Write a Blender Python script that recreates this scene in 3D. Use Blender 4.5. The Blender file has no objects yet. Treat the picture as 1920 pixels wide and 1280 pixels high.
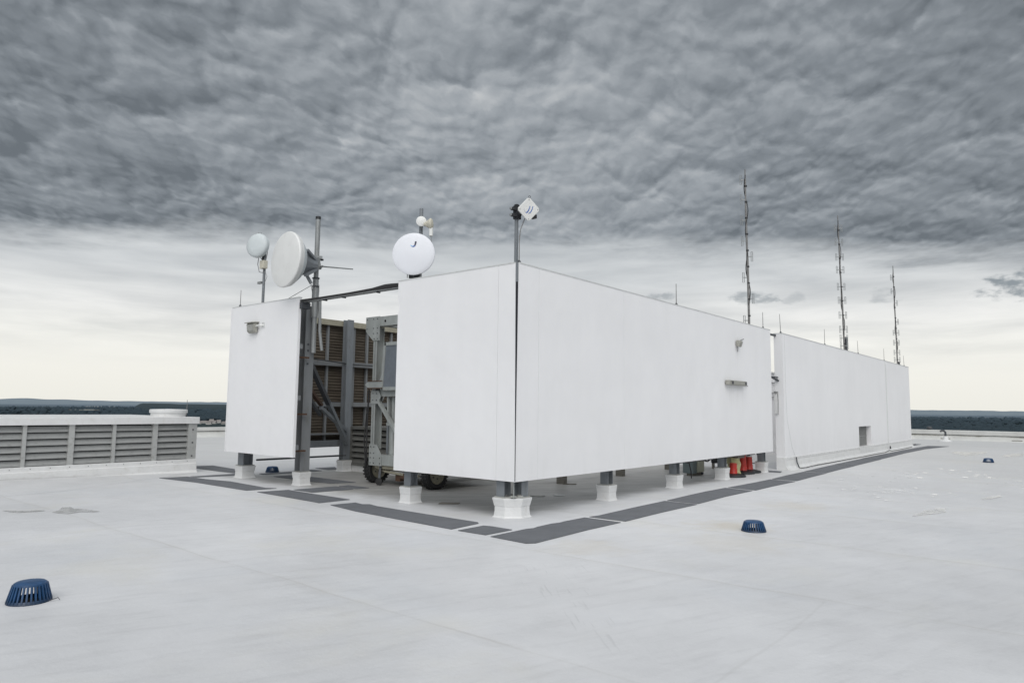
import bpy, math, random
from mathutils import Vector, Matrix, noise as mnoise
random.seed(7)
R = math.radians
sc = bpy.context.scene
col = sc.collection

# ------------------------------------------------------------------ node helpers
class NT:
    def __init__(self, tree): self.t = tree; self.n = tree.nodes; self.l = tree.links
    def node(self, typ, **kw):
        nd = self.n.new(typ)
        for k, v in kw.items(): setattr(nd, k, v)
        return nd
    def put(self, sock, v):
        if isinstance(v, bpy.types.NodeSocket): self.l.new(v, sock)
        else: sock.default_value = v
    def m(self, op, a, b=None, c=None, clamp=False):
        nd = self.node('ShaderNodeMath', operation=op); nd.use_clamp = clamp
        self.put(nd.inputs[0], a)
        if b is not None: self.put(nd.inputs[1], b)
        if c is not None: self.put(nd.inputs[2], c)
        return nd.outputs[0]
    def vm(self, op, a, b=None, s=None):
        nd = self.node('ShaderNodeVectorMath', operation=op)
        self.put(nd.inputs[0], a)
        if b is not None: self.put(nd.inputs[1], b)
        if s is not None: self.put(nd.inputs['Scale'], s)
        return nd.outputs['Value'] if op in ('DOT_PRODUCT', 'LENGTH', 'DISTANCE') else nd.outputs['Vector']
    def sep(self, v):
        nd = self.node('ShaderNodeSeparateXYZ'); self.put(nd.inputs[0], v); return nd.outputs
    def comb(self, x, y, z):
        nd = self.node('ShaderNodeCombineXYZ')
        for i, v in enumerate((x, y, z)): self.put(nd.inputs[i], v)
        return nd.outputs[0]
    def noise(self, vec, scale, detail=4, rough=.55, dist=0.0, typ='FBM', color=False):
        nd = self.node('ShaderNodeTexNoise'); nd.noise_type = typ
        if vec is not None: self.put(nd.inputs['Vector'], vec)
        self.put(nd.inputs['Scale'], scale); self.put(nd.inputs['Detail'], detail)
        self.put(nd.inputs['Roughness'], rough); self.put(nd.inputs['Distortion'], dist)
        return nd.outputs['Color'] if color else nd.outputs[0]
    def ss(self, v, a, b, o0=0.0, o1=1.0):          # smoothstep a..b
        nd = self.node('ShaderNodeMapRange'); nd.interpolation_type = 'SMOOTHSTEP'
        self.put(nd.inputs['Value'], v); self.put(nd.inputs['From Min'], a); self.put(nd.inputs['From Max'], b)
        self.put(nd.inputs['To Min'], o0); self.put(nd.inputs['To Max'], o1); return nd.outputs[0]
    def lin(self, v, a, b, o0=0.0, o1=1.0):
        nd = self.node('ShaderNodeMapRange'); nd.clamp = True
        self.put(nd.inputs['Value'], v); self.put(nd.inputs['From Min'], a); self.put(nd.inputs['From Max'], b)
        self.put(nd.inputs['To Min'], o0); self.put(nd.inputs['To Max'], o1); return nd.outputs[0]
    def mix(self, f, a, b, mode='MIX'):
        nd = self.node('ShaderNodeMix'); nd.data_type = 'RGBA'; nd.blend_type = mode; nd.clamp_factor = True
        self.put(nd.inputs[0], f)
        for s, v in ((nd.inputs[6], a), (nd.inputs[7], b)):
            if isinstance(v, tuple) and len(v) == 3: v = (*v, 1)
            self.put(s, v)
        return nd.outputs[2]
    def ramp(self, f, stops):
        nd = self.node('ShaderNodeValToRGB'); cr = nd.color_ramp
        while len(cr.elements) < len(stops): cr.elements.new(.5)
        for e, (p, c) in zip(cr.elements, stops): e.position = p; e.color = (*c, 1)
        self.put(nd.inputs[0], f); return nd.outputs[0]
    def scl(self, v, x, y, z):
        return self.vm('MULTIPLY', v, (x, y, z))
    def rot(self, v, ang):
        nd = self.node('ShaderNodeVectorRotate'); nd.rotation_type = 'Z_AXIS'
        self.put(nd.inputs['Vector'], v); nd.inputs['Angle'].default_value = ang; return nd.outputs[0]
    def bump(self, h, dist, strength=1.0, nrm=None):
        nd = self.node('ShaderNodeBump'); self.put(nd.inputs['Height'], h)
        nd.inputs['Distance'].default_value = dist; nd.inputs['Strength'].default_value = strength
        if nrm is not None: self.put(nd.inputs['Normal'], nrm)
        return nd.outputs[0]

def mat(name, fn, rough=.6, metal=0.0, spec=.5):
    m = bpy.data.materials.new(name); m.use_nodes = True
    nt = NT(m.node_tree); b = m.node_tree.nodes['Principled BSDF']
    b.inputs['Roughness'].default_value = rough; b.inputs['Metallic'].default_value = metal
    b.inputs['Specular IOR Level'].default_value = spec
    geo = nt.node('ShaderNodeNewGeometry').outputs['Position']
    fn(nt, b, geo)
    return m

def simple(name, c, rough=.6, metal=0.0, var=.12, scale=3.0, dirt=None, dirtamt=.3, bump=0.0, stretch=(1, 1, 1), spec=.5):
    def fn(nt, b, P):
        Q = nt.scl(P, *stretch)
        n = nt.noise(Q, scale, 6, .6)
        k = nt.lin(n, .25, .75, 1 - var, 1 + var)
        cc = nt.mix(1.0, (*c, 1), nt.comb(k, k, k), 'MULTIPLY')
        if dirt:
            d = nt.ss(nt.noise(Q, scale * 2.3, 7, .65), .52, .72, 0, dirtamt)
            cc = nt.mix(d, cc, (*dirt, 1))
        nt.put(b.inputs['Base Color'], cc)
        nt.put(b.inputs['Roughness'], nt.lin(n, .2, .8, rough - .08, rough + .08))
        if bump: nt.put(b.inputs['Normal'], nt.bump(nt.noise(Q, scale * 8, 4), bump))
    return mat(name, fn, rough, metal, spec)

# ------------------------------------------------------------------ mesh helpers
class MB:
    def __init__(self): self.v = []; self.f = []
    def add(self, vs, fs):
        o = len(self.v); self.v += [tuple(map(float, p)) for p in vs]; self.f += [tuple(i + o for i in f) for f in fs]; return self
    def box(self, x0, x1, y0, y1, z0, z1):
        if x0 > x1: x0, x1 = x1, x0
        if y0 > y1: y0, y1 = y1, y0
        if z0 > z1: z0, z1 = z1, z0
        return self.add([(x0,y0,z0),(x1,y0,z0),(x1,y1,z0),(x0,y1,z0),(x0,y0,z1),(x1,y0,z1),(x1,y1,z1),(x0,y1,z1)],
                        [(0,3,2,1),(4,5,6,7),(0,1,5,4),(1,2,6,5),(2,3,7,6),(3,0,4,7)])
    def bar(self, p, q, w, h, up=(0, 0, 1)):
        p, q = Vector(p), Vector(q); d = (q - p).normalized(); up = Vector(up)
        if abs(d.dot(up)) > .98: up = Vector((1, 0, 0))
        s = d.cross(up).normalized() * w / 2; u = s.cross(d).normalized() * h / 2
        vs = []
        for c in (p, q): vs += [c - s - u, c + s - u, c + s + u, c - s + u]
        return self.add(vs, [(0,1,2,3),(7,6,5,4),(0,4,5,1),(1,5,6,2),(2,6,7,3),(3,7,4,0)])
    def tube(self, pts, r, seg=10, caps=True):
        pts = [Vector(p) for p in pts]; n = len(pts)
        rs = r if isinstance(r, (list, tuple)) else [r] * n
        ref = None; vs = []
        for i, p in enumerate(pts):
            d = (pts[min(i + 1, n - 1)] - pts[max(i - 1, 0)]).normalized()
            if ref is None:
                ref = Vector((1, 0, 0)) if abs(d.x) < .9 else Vector((0, 1, 0))
            a = (ref - d * ref.dot(d)).normalized(); b = d.cross(a); ref = a
            for k in range(seg):
                t = 2 * math.pi * k / seg
                vs.append(p + (a * math.cos(t) + b * math.sin(t)) * rs[i])
        fs = []
        for i in range(n - 1):
            for k in range(seg):
                k2 = (k + 1) % seg
                fs.append((i*seg+k, i*seg+k2, (i+1)*seg+k2, (i+1)*seg+k))
        if caps: fs += [tuple(range(seg - 1, -1, -1)), tuple((n-1)*seg + k for k in range(seg))]
        return self.add(vs, fs)
    def lathe(self, prof, c, axis=(0, 0, 1), seg=32, closed=True):
        ax = Vector(axis).normalized(); c = Vector(c)
        ref = Vector((0, 0, 1)) if abs(ax.z) < .9 else Vector((1, 0, 0))
        a = ref.cross(ax).normalized(); b = ax.cross(a); vs = []; fs = []; n = len(prof)
        for (r, h) in prof:
            for k in range(seg):
                t = 2 * math.pi * k / seg
                vs.append(c + ax * h + (a * math.cos(t) + b * math.sin(t)) * max(r, 1e-4))
        for i in range(n - 1):
            for k in range(seg):
                k2 = (k + 1) % seg
                fs.append((i*seg+k, i*seg+k2, (i+1)*seg+k2, (i+1)*seg+k))
        if closed: fs += [tuple(range(seg - 1, -1, -1)), tuple((n-1)*seg + k for k in range(seg))]
        return self.add(vs, fs)
    def prism(self, poly, h0, h1, plane='xy'):
        def P(u, v, h):
            return (u, v, h) if plane == 'xy' else ((h, u, v) if plane == 'yz' else (u, h, v))
        n = len(poly)
        vs = [P(u, v, h0) for u, v in poly] + [P(u, v, h1) for u, v in poly]
        return self.add(vs, [tuple(range(n - 1, -1, -1)), tuple(range(n, 2*n))] + [(i, (i+1) % n, n + (i+1) % n, n + i) for i in range(n)])
    def loft(self, rings):          # rings: list of lists of 3D points
        n = len(rings[0]); vs = [p for r in rings for p in r]; fs = []
        for i in range(len(rings) - 1):
            for k in range(n):
                k2 = (k + 1) % n
                fs.append((i*n+k, i*n+k2, (i+1)*n+k2, (i+1)*n+k))
        fs += [tuple(range(n - 1, -1, -1)), tuple((len(rings)-1)*n + k for k in range(n))]
        return self.add(vs, fs)
    def hcol(self, x, y, z0, z1, w=.2, d=.2, t=.014, along='x'):
        # wide-flange post: flanges separated along 'along'
        if along == 'x':
            self.box(x-d/2, x-d/2+t, y-w/2, y+w/2, z0, z1); self.box(x+d/2-t, x+d/2, y-w/2, y+w/2, z0, z1)
            self.box(x-d/2+t, x+d/2-t, y-t/2, y+t/2, z0, z1)
        else:
            self.box(x-w/2, x+w/2, y-d/2, y-d/2+t, z0, z1); self.box(x-w/2, x+w/2, y+d/2-t, y+d/2, z0, z1)
            self.box(x-t/2, x+t/2, y-d/2+t, y+d/2-t, z0, z1)
        return self
    def build(self, name, m, parent=None, smooth=None, bevel=0.0, label=None):
        root = parent
        while root is not None and root.parent is not None: root = root.parent
        o = Vector(root.location) if root is not None else Vector((0, 0, 0))
        me = bpy.data.meshes.new(name)
        me.from_pydata([tuple(Vector(p) - o) for p in self.v], [], self.f); me.validate()
        ob = bpy.data.objects.new(name, me); col.objects.link(ob)
        if root is not None: ob.parent = parent
        me.materials.append(m)
        import bmesh
        bm = bmesh.new(); bm.from_mesh(me); bmesh.ops.recalc_face_normals(bm, faces=bm.faces); bm.to_mesh(me); bm.free()
        if smooth:
            me.polygons.foreach_set('use_smooth', [True] * len(me.polygons))
            me.set_sharp_from_angle(angle=R(smooth))
        if bevel:
            bv = ob.modifiers.new('bevel', 'BEVEL'); bv.width = bevel; bv.segments = 2; bv.limit_method = 'ANGLE'; bv.angle_limit = R(40)
        if label: ob['label'] = label
        return ob

def tag(o, label=None, cat=None, group=None, kind=None):
    if label: o['label'] = label
    if cat: o['category'] = cat
    if group: o['group'] = group
    if kind: o['kind'] = kind
    return o
def thing(name, loc, label, cat, group=None):
    o = bpy.data.objects.new(name, None); o.empty_display_size = .2
    col.objects.link(o); o.location = loc; return tag(o, label, cat, group)
def kids(o): return [c for c in bpy.data.objects if c.parent == o]
def copy_tree(o, parent=None):
    c = o.copy(); col.objects.link(c); c.parent = parent
    for ch in kids(o): copy_tree(ch, c)
    return c
def tri(P, sc_=1): return P

# ------------------------------------------------------------------ materials
def m_panel(nt, b, P):
    n1 = nt.noise(nt.scl(P, 1, 1, .35), 1.6, 6, .6)
    n2 = nt.noise(P, .5, 4, .5)
    k = nt.m('ADD', nt.lin(n1, .25, .75, .972, 1.018), nt.lin(n2, .3, .7, -.018, .018))
    c = nt.mix(1.0, (.83, .825, .833, 1), nt.comb(k, k, k), 'MULTIPLY')
    z = nt.sep(P)[2]
    grime = nt.m('MULTIPLY', nt.ss(z, .55, 1.15, 1, 0), nt.ss(nt.noise(nt.scl(P, 3, 3, .5), 1.5, 6, .65), .45, .75, 0, .10))
    c = nt.mix(grime, c, (.55, .54, .50, 1))
    X_ = nt.sep(P)[0]
    for x0, x1, zt, am in ((7.75, 9.0, 2.27, .20), (8.45, 8.75, 3.22, .22)):
        m_ = nt.m('MULTIPLY', nt.m('MULTIPLY', nt.ss(X_, x0, x0 + .1), nt.ss(X_, x1 - .1, x1, 1, 0)), nt.m('MULTIPLY', nt.ss(z, zt - .9, zt, 0, 1), nt.m('LESS_THAN', z, zt)))
        c = nt.mix(nt.m('MULTIPLY', nt.m('MULTIPLY', m_, nt.ss(nt.noise(nt.scl(P, 9, 9, .5), 1.5, 4, .6), .45, .7)), am), c, (.50, .48, .44, 1))
    nt.put(b.inputs['Base Color'], c)
    nt.put(b.inputs['Normal'], nt.bump(nt.m('ADD', nt.noise(P, 60, 3), nt.m('MULTIPLY', nt.noise(P, 1.1, 3), 11.0)), .002))
M = {}
M['panel'] = mat('white_panel_coating', m_panel, .55, 0, .4)
M['coping'] = simple('grey_coping', (.60, .61, .60), .5, 0, .1, 5, (.3, .29, .26), .4)
M['flash'] = simple('white_membrane_flashing', (.685, .685, .68), .5, 0, .07, 4, (.52, .50, .46), .35, .004)
M['cap_grime'] = simple('grey_sealant_top', (.36, .36, .34), .8, 0, .2, 12, (.18, .17, .15), .5)
M['steel'] = simple('grey_painted_steel', (.19, .205, .22), .5, .0, .12, 4, (.10, .09, .08), .35, stretch=(1, 1, .3))
M['steel_mid'] = simple('mid_grey_steel', (.205, .213, .220), .5, .0, .12, 4, (.13, .12, .10), .35, stretch=(1, 1, .3))
M['darksteel'] = simple('dark_steel', (.055, .06, .068), .55, .0, .2, 6, (.09, .06, .045), .4)
M['galv'] = simple('galvanised_steel', (.37, .39, .38), .5, .25, .16, 5, (.30, .30, .26), .45, stretch=(1, 1, .5))
M['galv_dark'] = simple('weathered_galvanised_pipe', (.30, .31, .31), .45, .3, .15, 5, (.16, .15, .13), .4, stretch=(1, 1, .3))
M['rust'] = simple('rusty_edge', (.085, .047, .030), .85, 0, .35, 14, (.09, .05, .03), .6)
M['radome'] = simple('ivory_radome', (.74, .74, .725), .5, 0, .05, 2.5, (.55, .54, .51), .22)
M['radome_grey'] = simple('pale_grey_radome', (.58, .62, .63), .5, 0, .06, 3, (.40, .42, .43), .25)
M['dishwhite'] = simple('white_plastic_dish', (.75, .76, .80), .4, 0, .04, 2)
M['whiteplastic'] = simple('white_plastic', (.74, .74, .72), .45, 0, .05, 6, (.55, .53, .48), .3)
M['beigeplastic'] = simple('beige_plastic', (.56, .53, .44), .5, 0, .08, 9, (.38, .34, .26), .3)
M['black'] = simple('black_plastic', (.018, .019, .022), .5, 0, .2, 8)
M['cable'] = simple('black_cable', (.022, .021, .022), .55, 0, .2, 20)
M['greycable'] = simple('grey_cable', (.25, .25, .25), .6, 0, .2, 20)
M['logo_blue'] = simple('logo_blue', (.045, .13, .42), .4, 0, .05, 8)
M['logo_sky'] = simple('logo_light_blue', (.25, .52, .82), .4, 0, .05, 8)
M['logo_pale'] = simple('logo_pale_grey', (.55, .57, .62), .4, 0, .05, 8)
M['logo_navy'] = simple('logo_navy', (.02, .025, .06), .4, 0, .05, 8)
M['louvre'] = simple('weathered_louvre_metal', (.285, .29, .285), .55, .1, .10, 3, (.13, .13, .125), .4, stretch=(1, 1, 2.5))
M['louvre_frame'] = simple('pale_grey_frame', (.40, .405, .395), .55, .1, .10, 4, (.18, .17, .15), .5)
M['void'] = simple('dark_interior', (.012, .012, .013), .9, 0, .1, 3)
M['tyre'] = simple('tyre_rubber', (.022, .022, .023), .75, 0, .2, 14, (.07, .065, .055), .4, .006)
M['tan'] = simple('tan_painted_metal', (.33, .31, .24), .65, 0, .14, 9, (.16, .11, .07), .5)
M['mesh'] = simple('blue_grey_screen', (.17, .19, .215), .5, .2, .12, 12)
M['orange'] = simple('orange_plastic', (.50, .032, .020), .45, 0, .1, 9, (.30, .05, .03), .3)
M['yellow'] = simple('pale_yellow_sheeting', (.55, .52, .27), .5, 0, .2, 12, (.70, .68, .55), .6)
M['tank_brown'] = simple('brown_grey_metal', (.15, .13, .115), .6, .1, .2, 5)
M['lampbody'] = simple('weathered_lamp_housing', (.36, .355, .32), .6, .2, .15, 20, (.16, .15, .13), .5)
M['scrap'] = simple('pale_scrap', (.70, .69, .65), .7, 0, .1, 9)
M['scrap_dark'] = simple('dark_scrap', (.17, .16, .14), .8, 0, .2, 9)
M['cabinet_grey'] = simple('green_grey_cabinet', (.16, .195, .20), .5, 0, .1, 6)
M['cabinet_beige'] = simple('beige_cabinet', (.46, .46, .37), .5, 0, .08, 6, (.3, .28, .22), .3)
M['tower_metal'] = simple('weathered_mast_metal', (.21, .205, .20), .5, .3, .2, 8, (.10, .09, .08), .5)

def m_blue(nt, b, P):
    n = nt.noise(P, 14, 5); k = nt.lin(n, .3, .7, .8, 1.2)
    c = nt.mix(1.0, (.014, .058, .146, 1), nt.comb(k, k, k), 'MULTIPLY')
    d = nt.m('MULTIPLY', nt.ss(nt.sep(P)[2], .0, .07, 1, 0), .75)
    nt.put(b.inputs['Base Color'], nt.mix(d, c, (.012, .022, .04, 1)))
M['blue'] = mat('blue_drain_plastic', m_blue, .42)

def m_matting(nt, b, P):
    n = nt.noise(P, 3, 6, .6); k = nt.lin(n, .25, .75, .86, 1.14)
    c = nt.mix(1.0, (.128, .134, .146, 1), nt.comb(k, k, k), 'MULTIPLY')
    w = nt.node('ShaderNodeTexWave'); w.bands_direction = 'X'
    nt.put(w.inputs['Vector'], nt.rot(P, R(90))); w.inputs['Scale'].default_value = 9.0
    w.inputs['Distortion'].default_value = .6; w.inputs['Detail'].default_value = 2
    f = w.outputs[1]
    c = nt.mix(nt.ss(f, .0, .35, .22, 0), c, (.07, .075, .083, 1))
    nt.put(b.inputs['Base Color'], c)
    nt.put(b.inputs['Normal'], nt.bump(f, .003))
M['mat'] = mat('grey_ribbed_walkway_mat', m_matting, .75)

def m_brown(nt, b, P):
    Q = nt.scl(P, .25, 1, 6)
    n = nt.noise(Q, 2.4, 6, .6); n2 = nt.noise(P, .9, 4)
    c = nt.ramp(n, [(.25, (.060, .046, .034)), (.5, (.115, .093, .070)), (.75, (.17, .142, .110))])
    k = nt.lin(n2, .3, .7, .75, 1.2)
    nt.put(b.inputs['Base Color'], nt.mix(1.0, c, nt.comb(k, k, k), 'MULTIPLY'))
M['brown'] = mat('brown_corrugated_backing', m_brown, .8)

def m_roof(nt, b, P):
    s = nt.sep(P); x, y = s[0], s[1]
    wn = nt.noise(P, .45, 3)
    big = nt.noise(P, .22, 5, .55); med = nt.noise(P, 1.3, 6, .6)
    fine = nt.noise(nt.scl(nt.rot(P, R(20)), 1.0, 5.0, 1), 1.5, 6, .65)
    k = nt.m('ADD', nt.lin(big, .3, .7, .90, 1.04), nt.lin(med, .3, .7, -.06, .045))
    k = nt.m('ADD', k, nt.lin(fine, .5, .8, 0, -.12))
    c = nt.mix(1.0, (.635, .635, .645, 1), nt.comb(k, k, k), 'MULTIPLY')
    # faint warm and cool staining
    c = nt.mix(nt.ss(nt.noise(nt.vm('ADD', P, (31, 7, 0)), .55, 6, .62), .52, .72, 0, .32), c, (.62, .60, .53, 1))
    c = nt.mix(nt.ss(nt.noise(nt.vm('ADD', P, (3, 57, 0)), .38, 6, .6), .52, .72, 0, .30), c, (.56, .585, .62, 1))
    # lap seams between membrane sheets
    xs = nt.m('ADD', x, nt.lin(wn, 0, 1, -.14, .14))
    fx = nt.m('ABSOLUTE', nt.m('SUBTRACT', nt.m('FRACT', nt.m('DIVIDE', nt.m('ADD', xs, 4.15 + 270 + 1.35), 2.7)), .5))
    dx = nt.m('MULTIPLY', fx, 2.7)
    brk = nt.lin(nt.noise(P, .8, 4), .35, .62, .25, 1.0)
    line = nt.m('MULTIPLY', nt.ss(dx, .006, .022, 1, 0), brk)
    halo = nt.m('MULTIPLY', nt.ss(dx, 0, .13, 1, 0), brk)
    dy = nt.m('ABSOLUTE', nt.m('ADD', nt.m('ADD', y, 4.72), nt.lin(wn, 0, 1, -.08, .08)))
    m1 = nt.m('MULTIPLY', nt.ss(dy, .005, .02, 1, 0), nt.m('MULTIPLY', nt.m('GREATER_THAN', x, -4.15), nt.m('LESS_THAN', x, -1.45)))
    dy2 = nt.m('ABSOLUTE', nt.m('ADD', nt.m('SUBTRACT', y, 3.5), nt.lin(wn, 0, 1, -.1, .1)))
    m2 = nt.m('MULTIPLY', nt.ss(dy2, .005, .03, 1, 0), nt.m('LESS_THAN', x, -2.4))
    lines = nt.m('MAXIMUM', line, nt.m('MAXIMUM', nt.m('MULTIPLY', m1, .45), nt.m('MULTIPLY', m2, .5)))
    c = nt.mix(nt.m('MULTIPLY', lines, .27), c, (.36, .35, .33, 1))
    c = nt.mix(nt.m('MULTIPLY', halo, .10), c, (.50, .47, .42, 1))
    # scuff streaks towards the camera
    q = nt.rot(P, R(-46))
    sn = nt.noise(nt.scl(q, 2.2, 30, 1), 1.0, 3, .5)
    sx = nt.sep(q)
    reg = nt.m('MULTIPLY', nt.m('MULTIPLY', nt.ss(sx[0], -6.0, -5.0), nt.ss(sx[0], -3.2, -2.4, 1, 0)),
               nt.ss(nt.m('ABSOLUTE', nt.m('ADD', sx[1], nt.lin(nt.noise(P, .7, 2), .3, .7, -.35, .35))), .15, .55, 1, 0))
    c = nt.mix(nt.m('MULTIPLY', nt.m('MULTIPLY', nt.ss(sn, .58, .72), reg), .34), c, (.40, .405, .41, 1))
    # scattered short scratches elsewhere
    q2 = nt.scl(nt.rot(P, R(28)), 1.6, 34, 1)
    c = nt.mix(nt.m('MULTIPLY', nt.ss(nt.noise(q2, 1.0, 3, .5), .70, .78), nt.ss(nt.noise(P, .5, 2), .5, .65, 0, .05)), c, (.42, .42, .41, 1))
    # rusty wash near the drains
    for (cx, cy, rx, amt) in ((1.75, -2.55, .75, .5), (.55, -3.1, .9, .25), (-.9, -1.85, .7, .25), (4.6, -2.6, .9, .3), (20.2, -3.6, 1.4, .25)):
        d = nt.vm('LENGTH', nt.vm('SUBTRACT', P, (cx, cy, 0)))
        d = nt.m('ADD', d, nt.lin(nt.noise(P, 2.4, 5, .65), .2, .8, -.45, .45))
        c = nt.mix(nt.ss(d, .05, rx, amt, 0), c, (.54, .48, .37, 1))
    # rain-sheltered dust plus painted shade under the raised enclosure
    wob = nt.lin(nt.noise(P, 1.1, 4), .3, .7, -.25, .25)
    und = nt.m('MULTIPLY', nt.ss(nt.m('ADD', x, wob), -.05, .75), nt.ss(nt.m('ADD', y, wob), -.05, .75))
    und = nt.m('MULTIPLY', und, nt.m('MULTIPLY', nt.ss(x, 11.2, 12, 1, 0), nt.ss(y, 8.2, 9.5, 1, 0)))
    dust_shade = nt.mix(nt.ss(nt.noise(nt.scl(nt.rot(P, R(35)), 1, 5, 1), 1.1, 6, .6), .35, .7), (.31, .30, .285, 1), (.20, .195, .182, 1))
    c = nt.mix(nt.m('MULTIPLY', und, .86), c, dust_shade)
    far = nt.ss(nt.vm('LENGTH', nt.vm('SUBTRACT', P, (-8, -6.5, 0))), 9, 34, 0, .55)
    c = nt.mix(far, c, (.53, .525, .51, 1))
    nt.put(b.inputs['Base Color'], c)
    nt.put(b.inputs['Roughness'], nt.lin(nt.noise(P, .5, 4), .3, .7, .42, .62))
    h = nt.m('ADD', nt.m('MULTIPLY', nt.noise(P, .9, 3), 8), nt.m('ADD', nt.noise(P, 18, 3), nt.m('MULTIPLY', halo, -1.5)))
    nt.put(b.inputs['Normal'], nt.bump(h, .0035))
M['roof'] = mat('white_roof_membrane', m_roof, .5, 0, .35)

def m_puddle(nt, b, P):
    n = nt.noise(P, 2.0, 4)
    nt.put(b.inputs['Base Color'], nt.mix(n, (.57, .575, .575, 1), (.66, .66, .65, 1)))
    b.inputs['IOR'].default_value = 1.33
    nt.put(b.inputs['Alpha'], nt.ss(nt.noise(P, 3.2, 5, .6), .34, .58, .12, .80))
    nt.put(b.inputs['Normal'], nt.bump(nt.noise(P, 6, 2), .0004))
M['water'] = mat('rain_water', m_puddle, .10, 0, .5)

def m_par(nt, b, P):
    n = nt.noise(P, 1.2, 6, .6); k = nt.lin(n, .3, .7, .88, 1.08)
    c = nt.mix(1.0, (.56, .56, .54, 1), nt.comb(k, k, k), 'MULTIPLY')
    z = nt.sep(P)[2]
    g = nt.m('MULTIPLY', nt.m('MULTIPLY', nt.ss(z, .16, .27), nt.ss(z, .27, .34, 1, 0)), nt.ss(nt.noise(nt.scl(P, .35, .35, .35), 1.2, 6, .65), .42, .58, 0, .75))
    nt.put(b.inputs['Base Color'], nt.mix(g, c, (.20, .185, .15, 1)))
M['parapet'] = mat('parapet_membrane', m_par, .6)

def m_land(nt, b, P):
    d = nt.vm('LENGTH', P)
    n = nt.noise(P, .004, 8, .65); n2 = nt.noise(P, .0011, 5)
    c = nt.ramp(n, [(.3, (.016, .026, .028)), (.55, (.026, .040, .042)), (.75, (.045, .060, .058))])
    c = nt.mix(nt.ss(n2, .60, .68, 0, .5), c, (.17, .17, .145, 1))
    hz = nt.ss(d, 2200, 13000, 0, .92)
    c = nt.mix(hz, c, (.125, .165, .205, 1))  # aerial haze painted into the land colour by distance
    nt.put(b.inputs['Base Color'], c)
M['land'] = mat('wooded_land', m_land, .95, 0, .1)
def m_hill(nt, b, P):
    d = nt.vm('LENGTH', P)
    n = nt.noise(P, .0018, 7, .65)
    c = nt.ramp(n, [(.3, (.020, .034, .040)), (.7, (.036, .052, .058))])
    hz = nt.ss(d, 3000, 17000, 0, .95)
    c = nt.mix(hz, c, (.20, .245, .28, 1))  # hills fade to a painted haze colour with distance
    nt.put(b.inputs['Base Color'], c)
M['hill'] = mat('hazy_hills', m_hill, .95, 0, .1)
def m_tree(nt, b, P):
    d = nt.vm('LENGTH', P)
    n = nt.noise(P, .05, 6, .65)
    c = nt.ramp(n, [(.3, (.013, .020, .023)), (.55, (.021, .031, .035)), (.78, (.030, .040, .043))])
    c = nt.mix(nt.ss(d, 1500, 8000, 0.30, .85), c, (.060, .088, .112, 1))  # bluish haze mixed into the foliage colour, stronger farther out
    nt.put(b.inputs['Base Color'], c)
M['tree'] = mat('forest_foliage', m_tree, .9, 0, .1)
M['house_wall'] = simple('pale_house_wall', (.42, .41, .39), .8, 0, .15, .1)
M['house_roof'] = simple('grey_house_roof', (.23, .21, .20), .8, 0, .2, .1)
M['field'] = simple('pale_field', (.30, .30, .27), .9, 0, .2, .01)

M['louvre_dark'] = simple('shaded_louvre_metal', (.155, .155, .145), .6, .1, .14, 3, (.07, .065, .055), .5)  # darker copy of the louvre metal, shade painted into its colour
M['spots'] = simple('bright_wet_spot', (.86, .86, .845), .10, 0, .04, 9)  # near-white base colour stands in for sky reflected in the wet spots
M['seal'] = simple('black_joint_seal', (.012, .012, .018), .6, 0, .1, 8)
# ------------------------------------------------------------------ camera
cam = bpy.data.cameras.new('camera'); co = bpy.data.objects.new('camera', cam); col.objects.link(co)
f_px, pitch, roll, yaw = 1294.566, .0955596, .0115194, .690447
cam.sensor_width = 36; cam.lens = f_px / 1920 * 36; cam.clip_start = .1; cam.clip_end = 60000
F = Vector((math.cos(pitch)*math.cos(yaw), math.cos(pitch)*math.sin(yaw), math.sin(pitch)))
Rt = Vector((math.sin(yaw), -math.cos(yaw), 0)); U = Rt.cross(F)
R2 = math.cos(roll)*Rt + math.sin(roll)*U; U2 = -math.sin(roll)*Rt + math.cos(roll)*U
mw = Matrix(((R2.x, U2.x, -F.x, -7.9997), (R2.y, U2.y, -F.y, -6.52273), (R2.z, U2.z, -F.z, 1.65), (0, 0, 0, 1)))
co.matrix_world = mw; sc.camera = co

# ------------------------------------------------------------------ sky and light
SUN_AZ, SUN_EL = R(221), R(42)
w = bpy.data.worlds.new('World'); sc.world = w; w.use_nodes = True
nt = NT(w.node_tree)
for nd in list(nt.n): nt.n.remove(nd)
out = nt.node('ShaderNodeOutputWorld')
D = nt.node('ShaderNodeTexCoord').outputs['Generated']
dx_, dy_, dz_ = nt.sep(D)[0:3]
zc = nt.m('MAXIMUM', dz_, .02)
ca, sa = math.cos(yaw), math.sin(yaw)
A = nt.m('DIVIDE', nt.m('ADD', nt.m('MULTIPLY', dx_, ca), nt.m('MULTIPLY', dy_, sa)), zc)
B = nt.m('DIVIDE', nt.m('SUBTRACT', nt.m('MULTIPLY', dx_, sa), nt.m('MULTIPLY', dy_, ca)), zc)
p0 = nt.comb(B, A, 3.7)
rr = nt.m('SQRT', nt.m('ADD', nt.m('MULTIPLY', A, A), .25))
p00 = nt.comb(nt.m('DIVIDE', B, nt.m('POWER', rr, .45)), nt.m('MULTIPLY', nt.m('LOGARITHM', rr, math.e), .95), 3.7)
w1 = nt.vm('SUBTRACT', nt.noise(p00, 1.6, 3, .5, color=True), (.5, .5, .5))
w2 = nt.vm('SUBTRACT', nt.noise(p00, 7.0, 6, .62, color=True), (.5, .5, .5))
p1 = nt.vm('ADD', p00, nt.vm('ADD', nt.vm('SCALE', w1, s=.18), nt.vm('SCALE', w2, s=.085)))
p1 = nt.scl(nt.rot(p1, R(-18)), .95, 1.05, 1)
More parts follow.
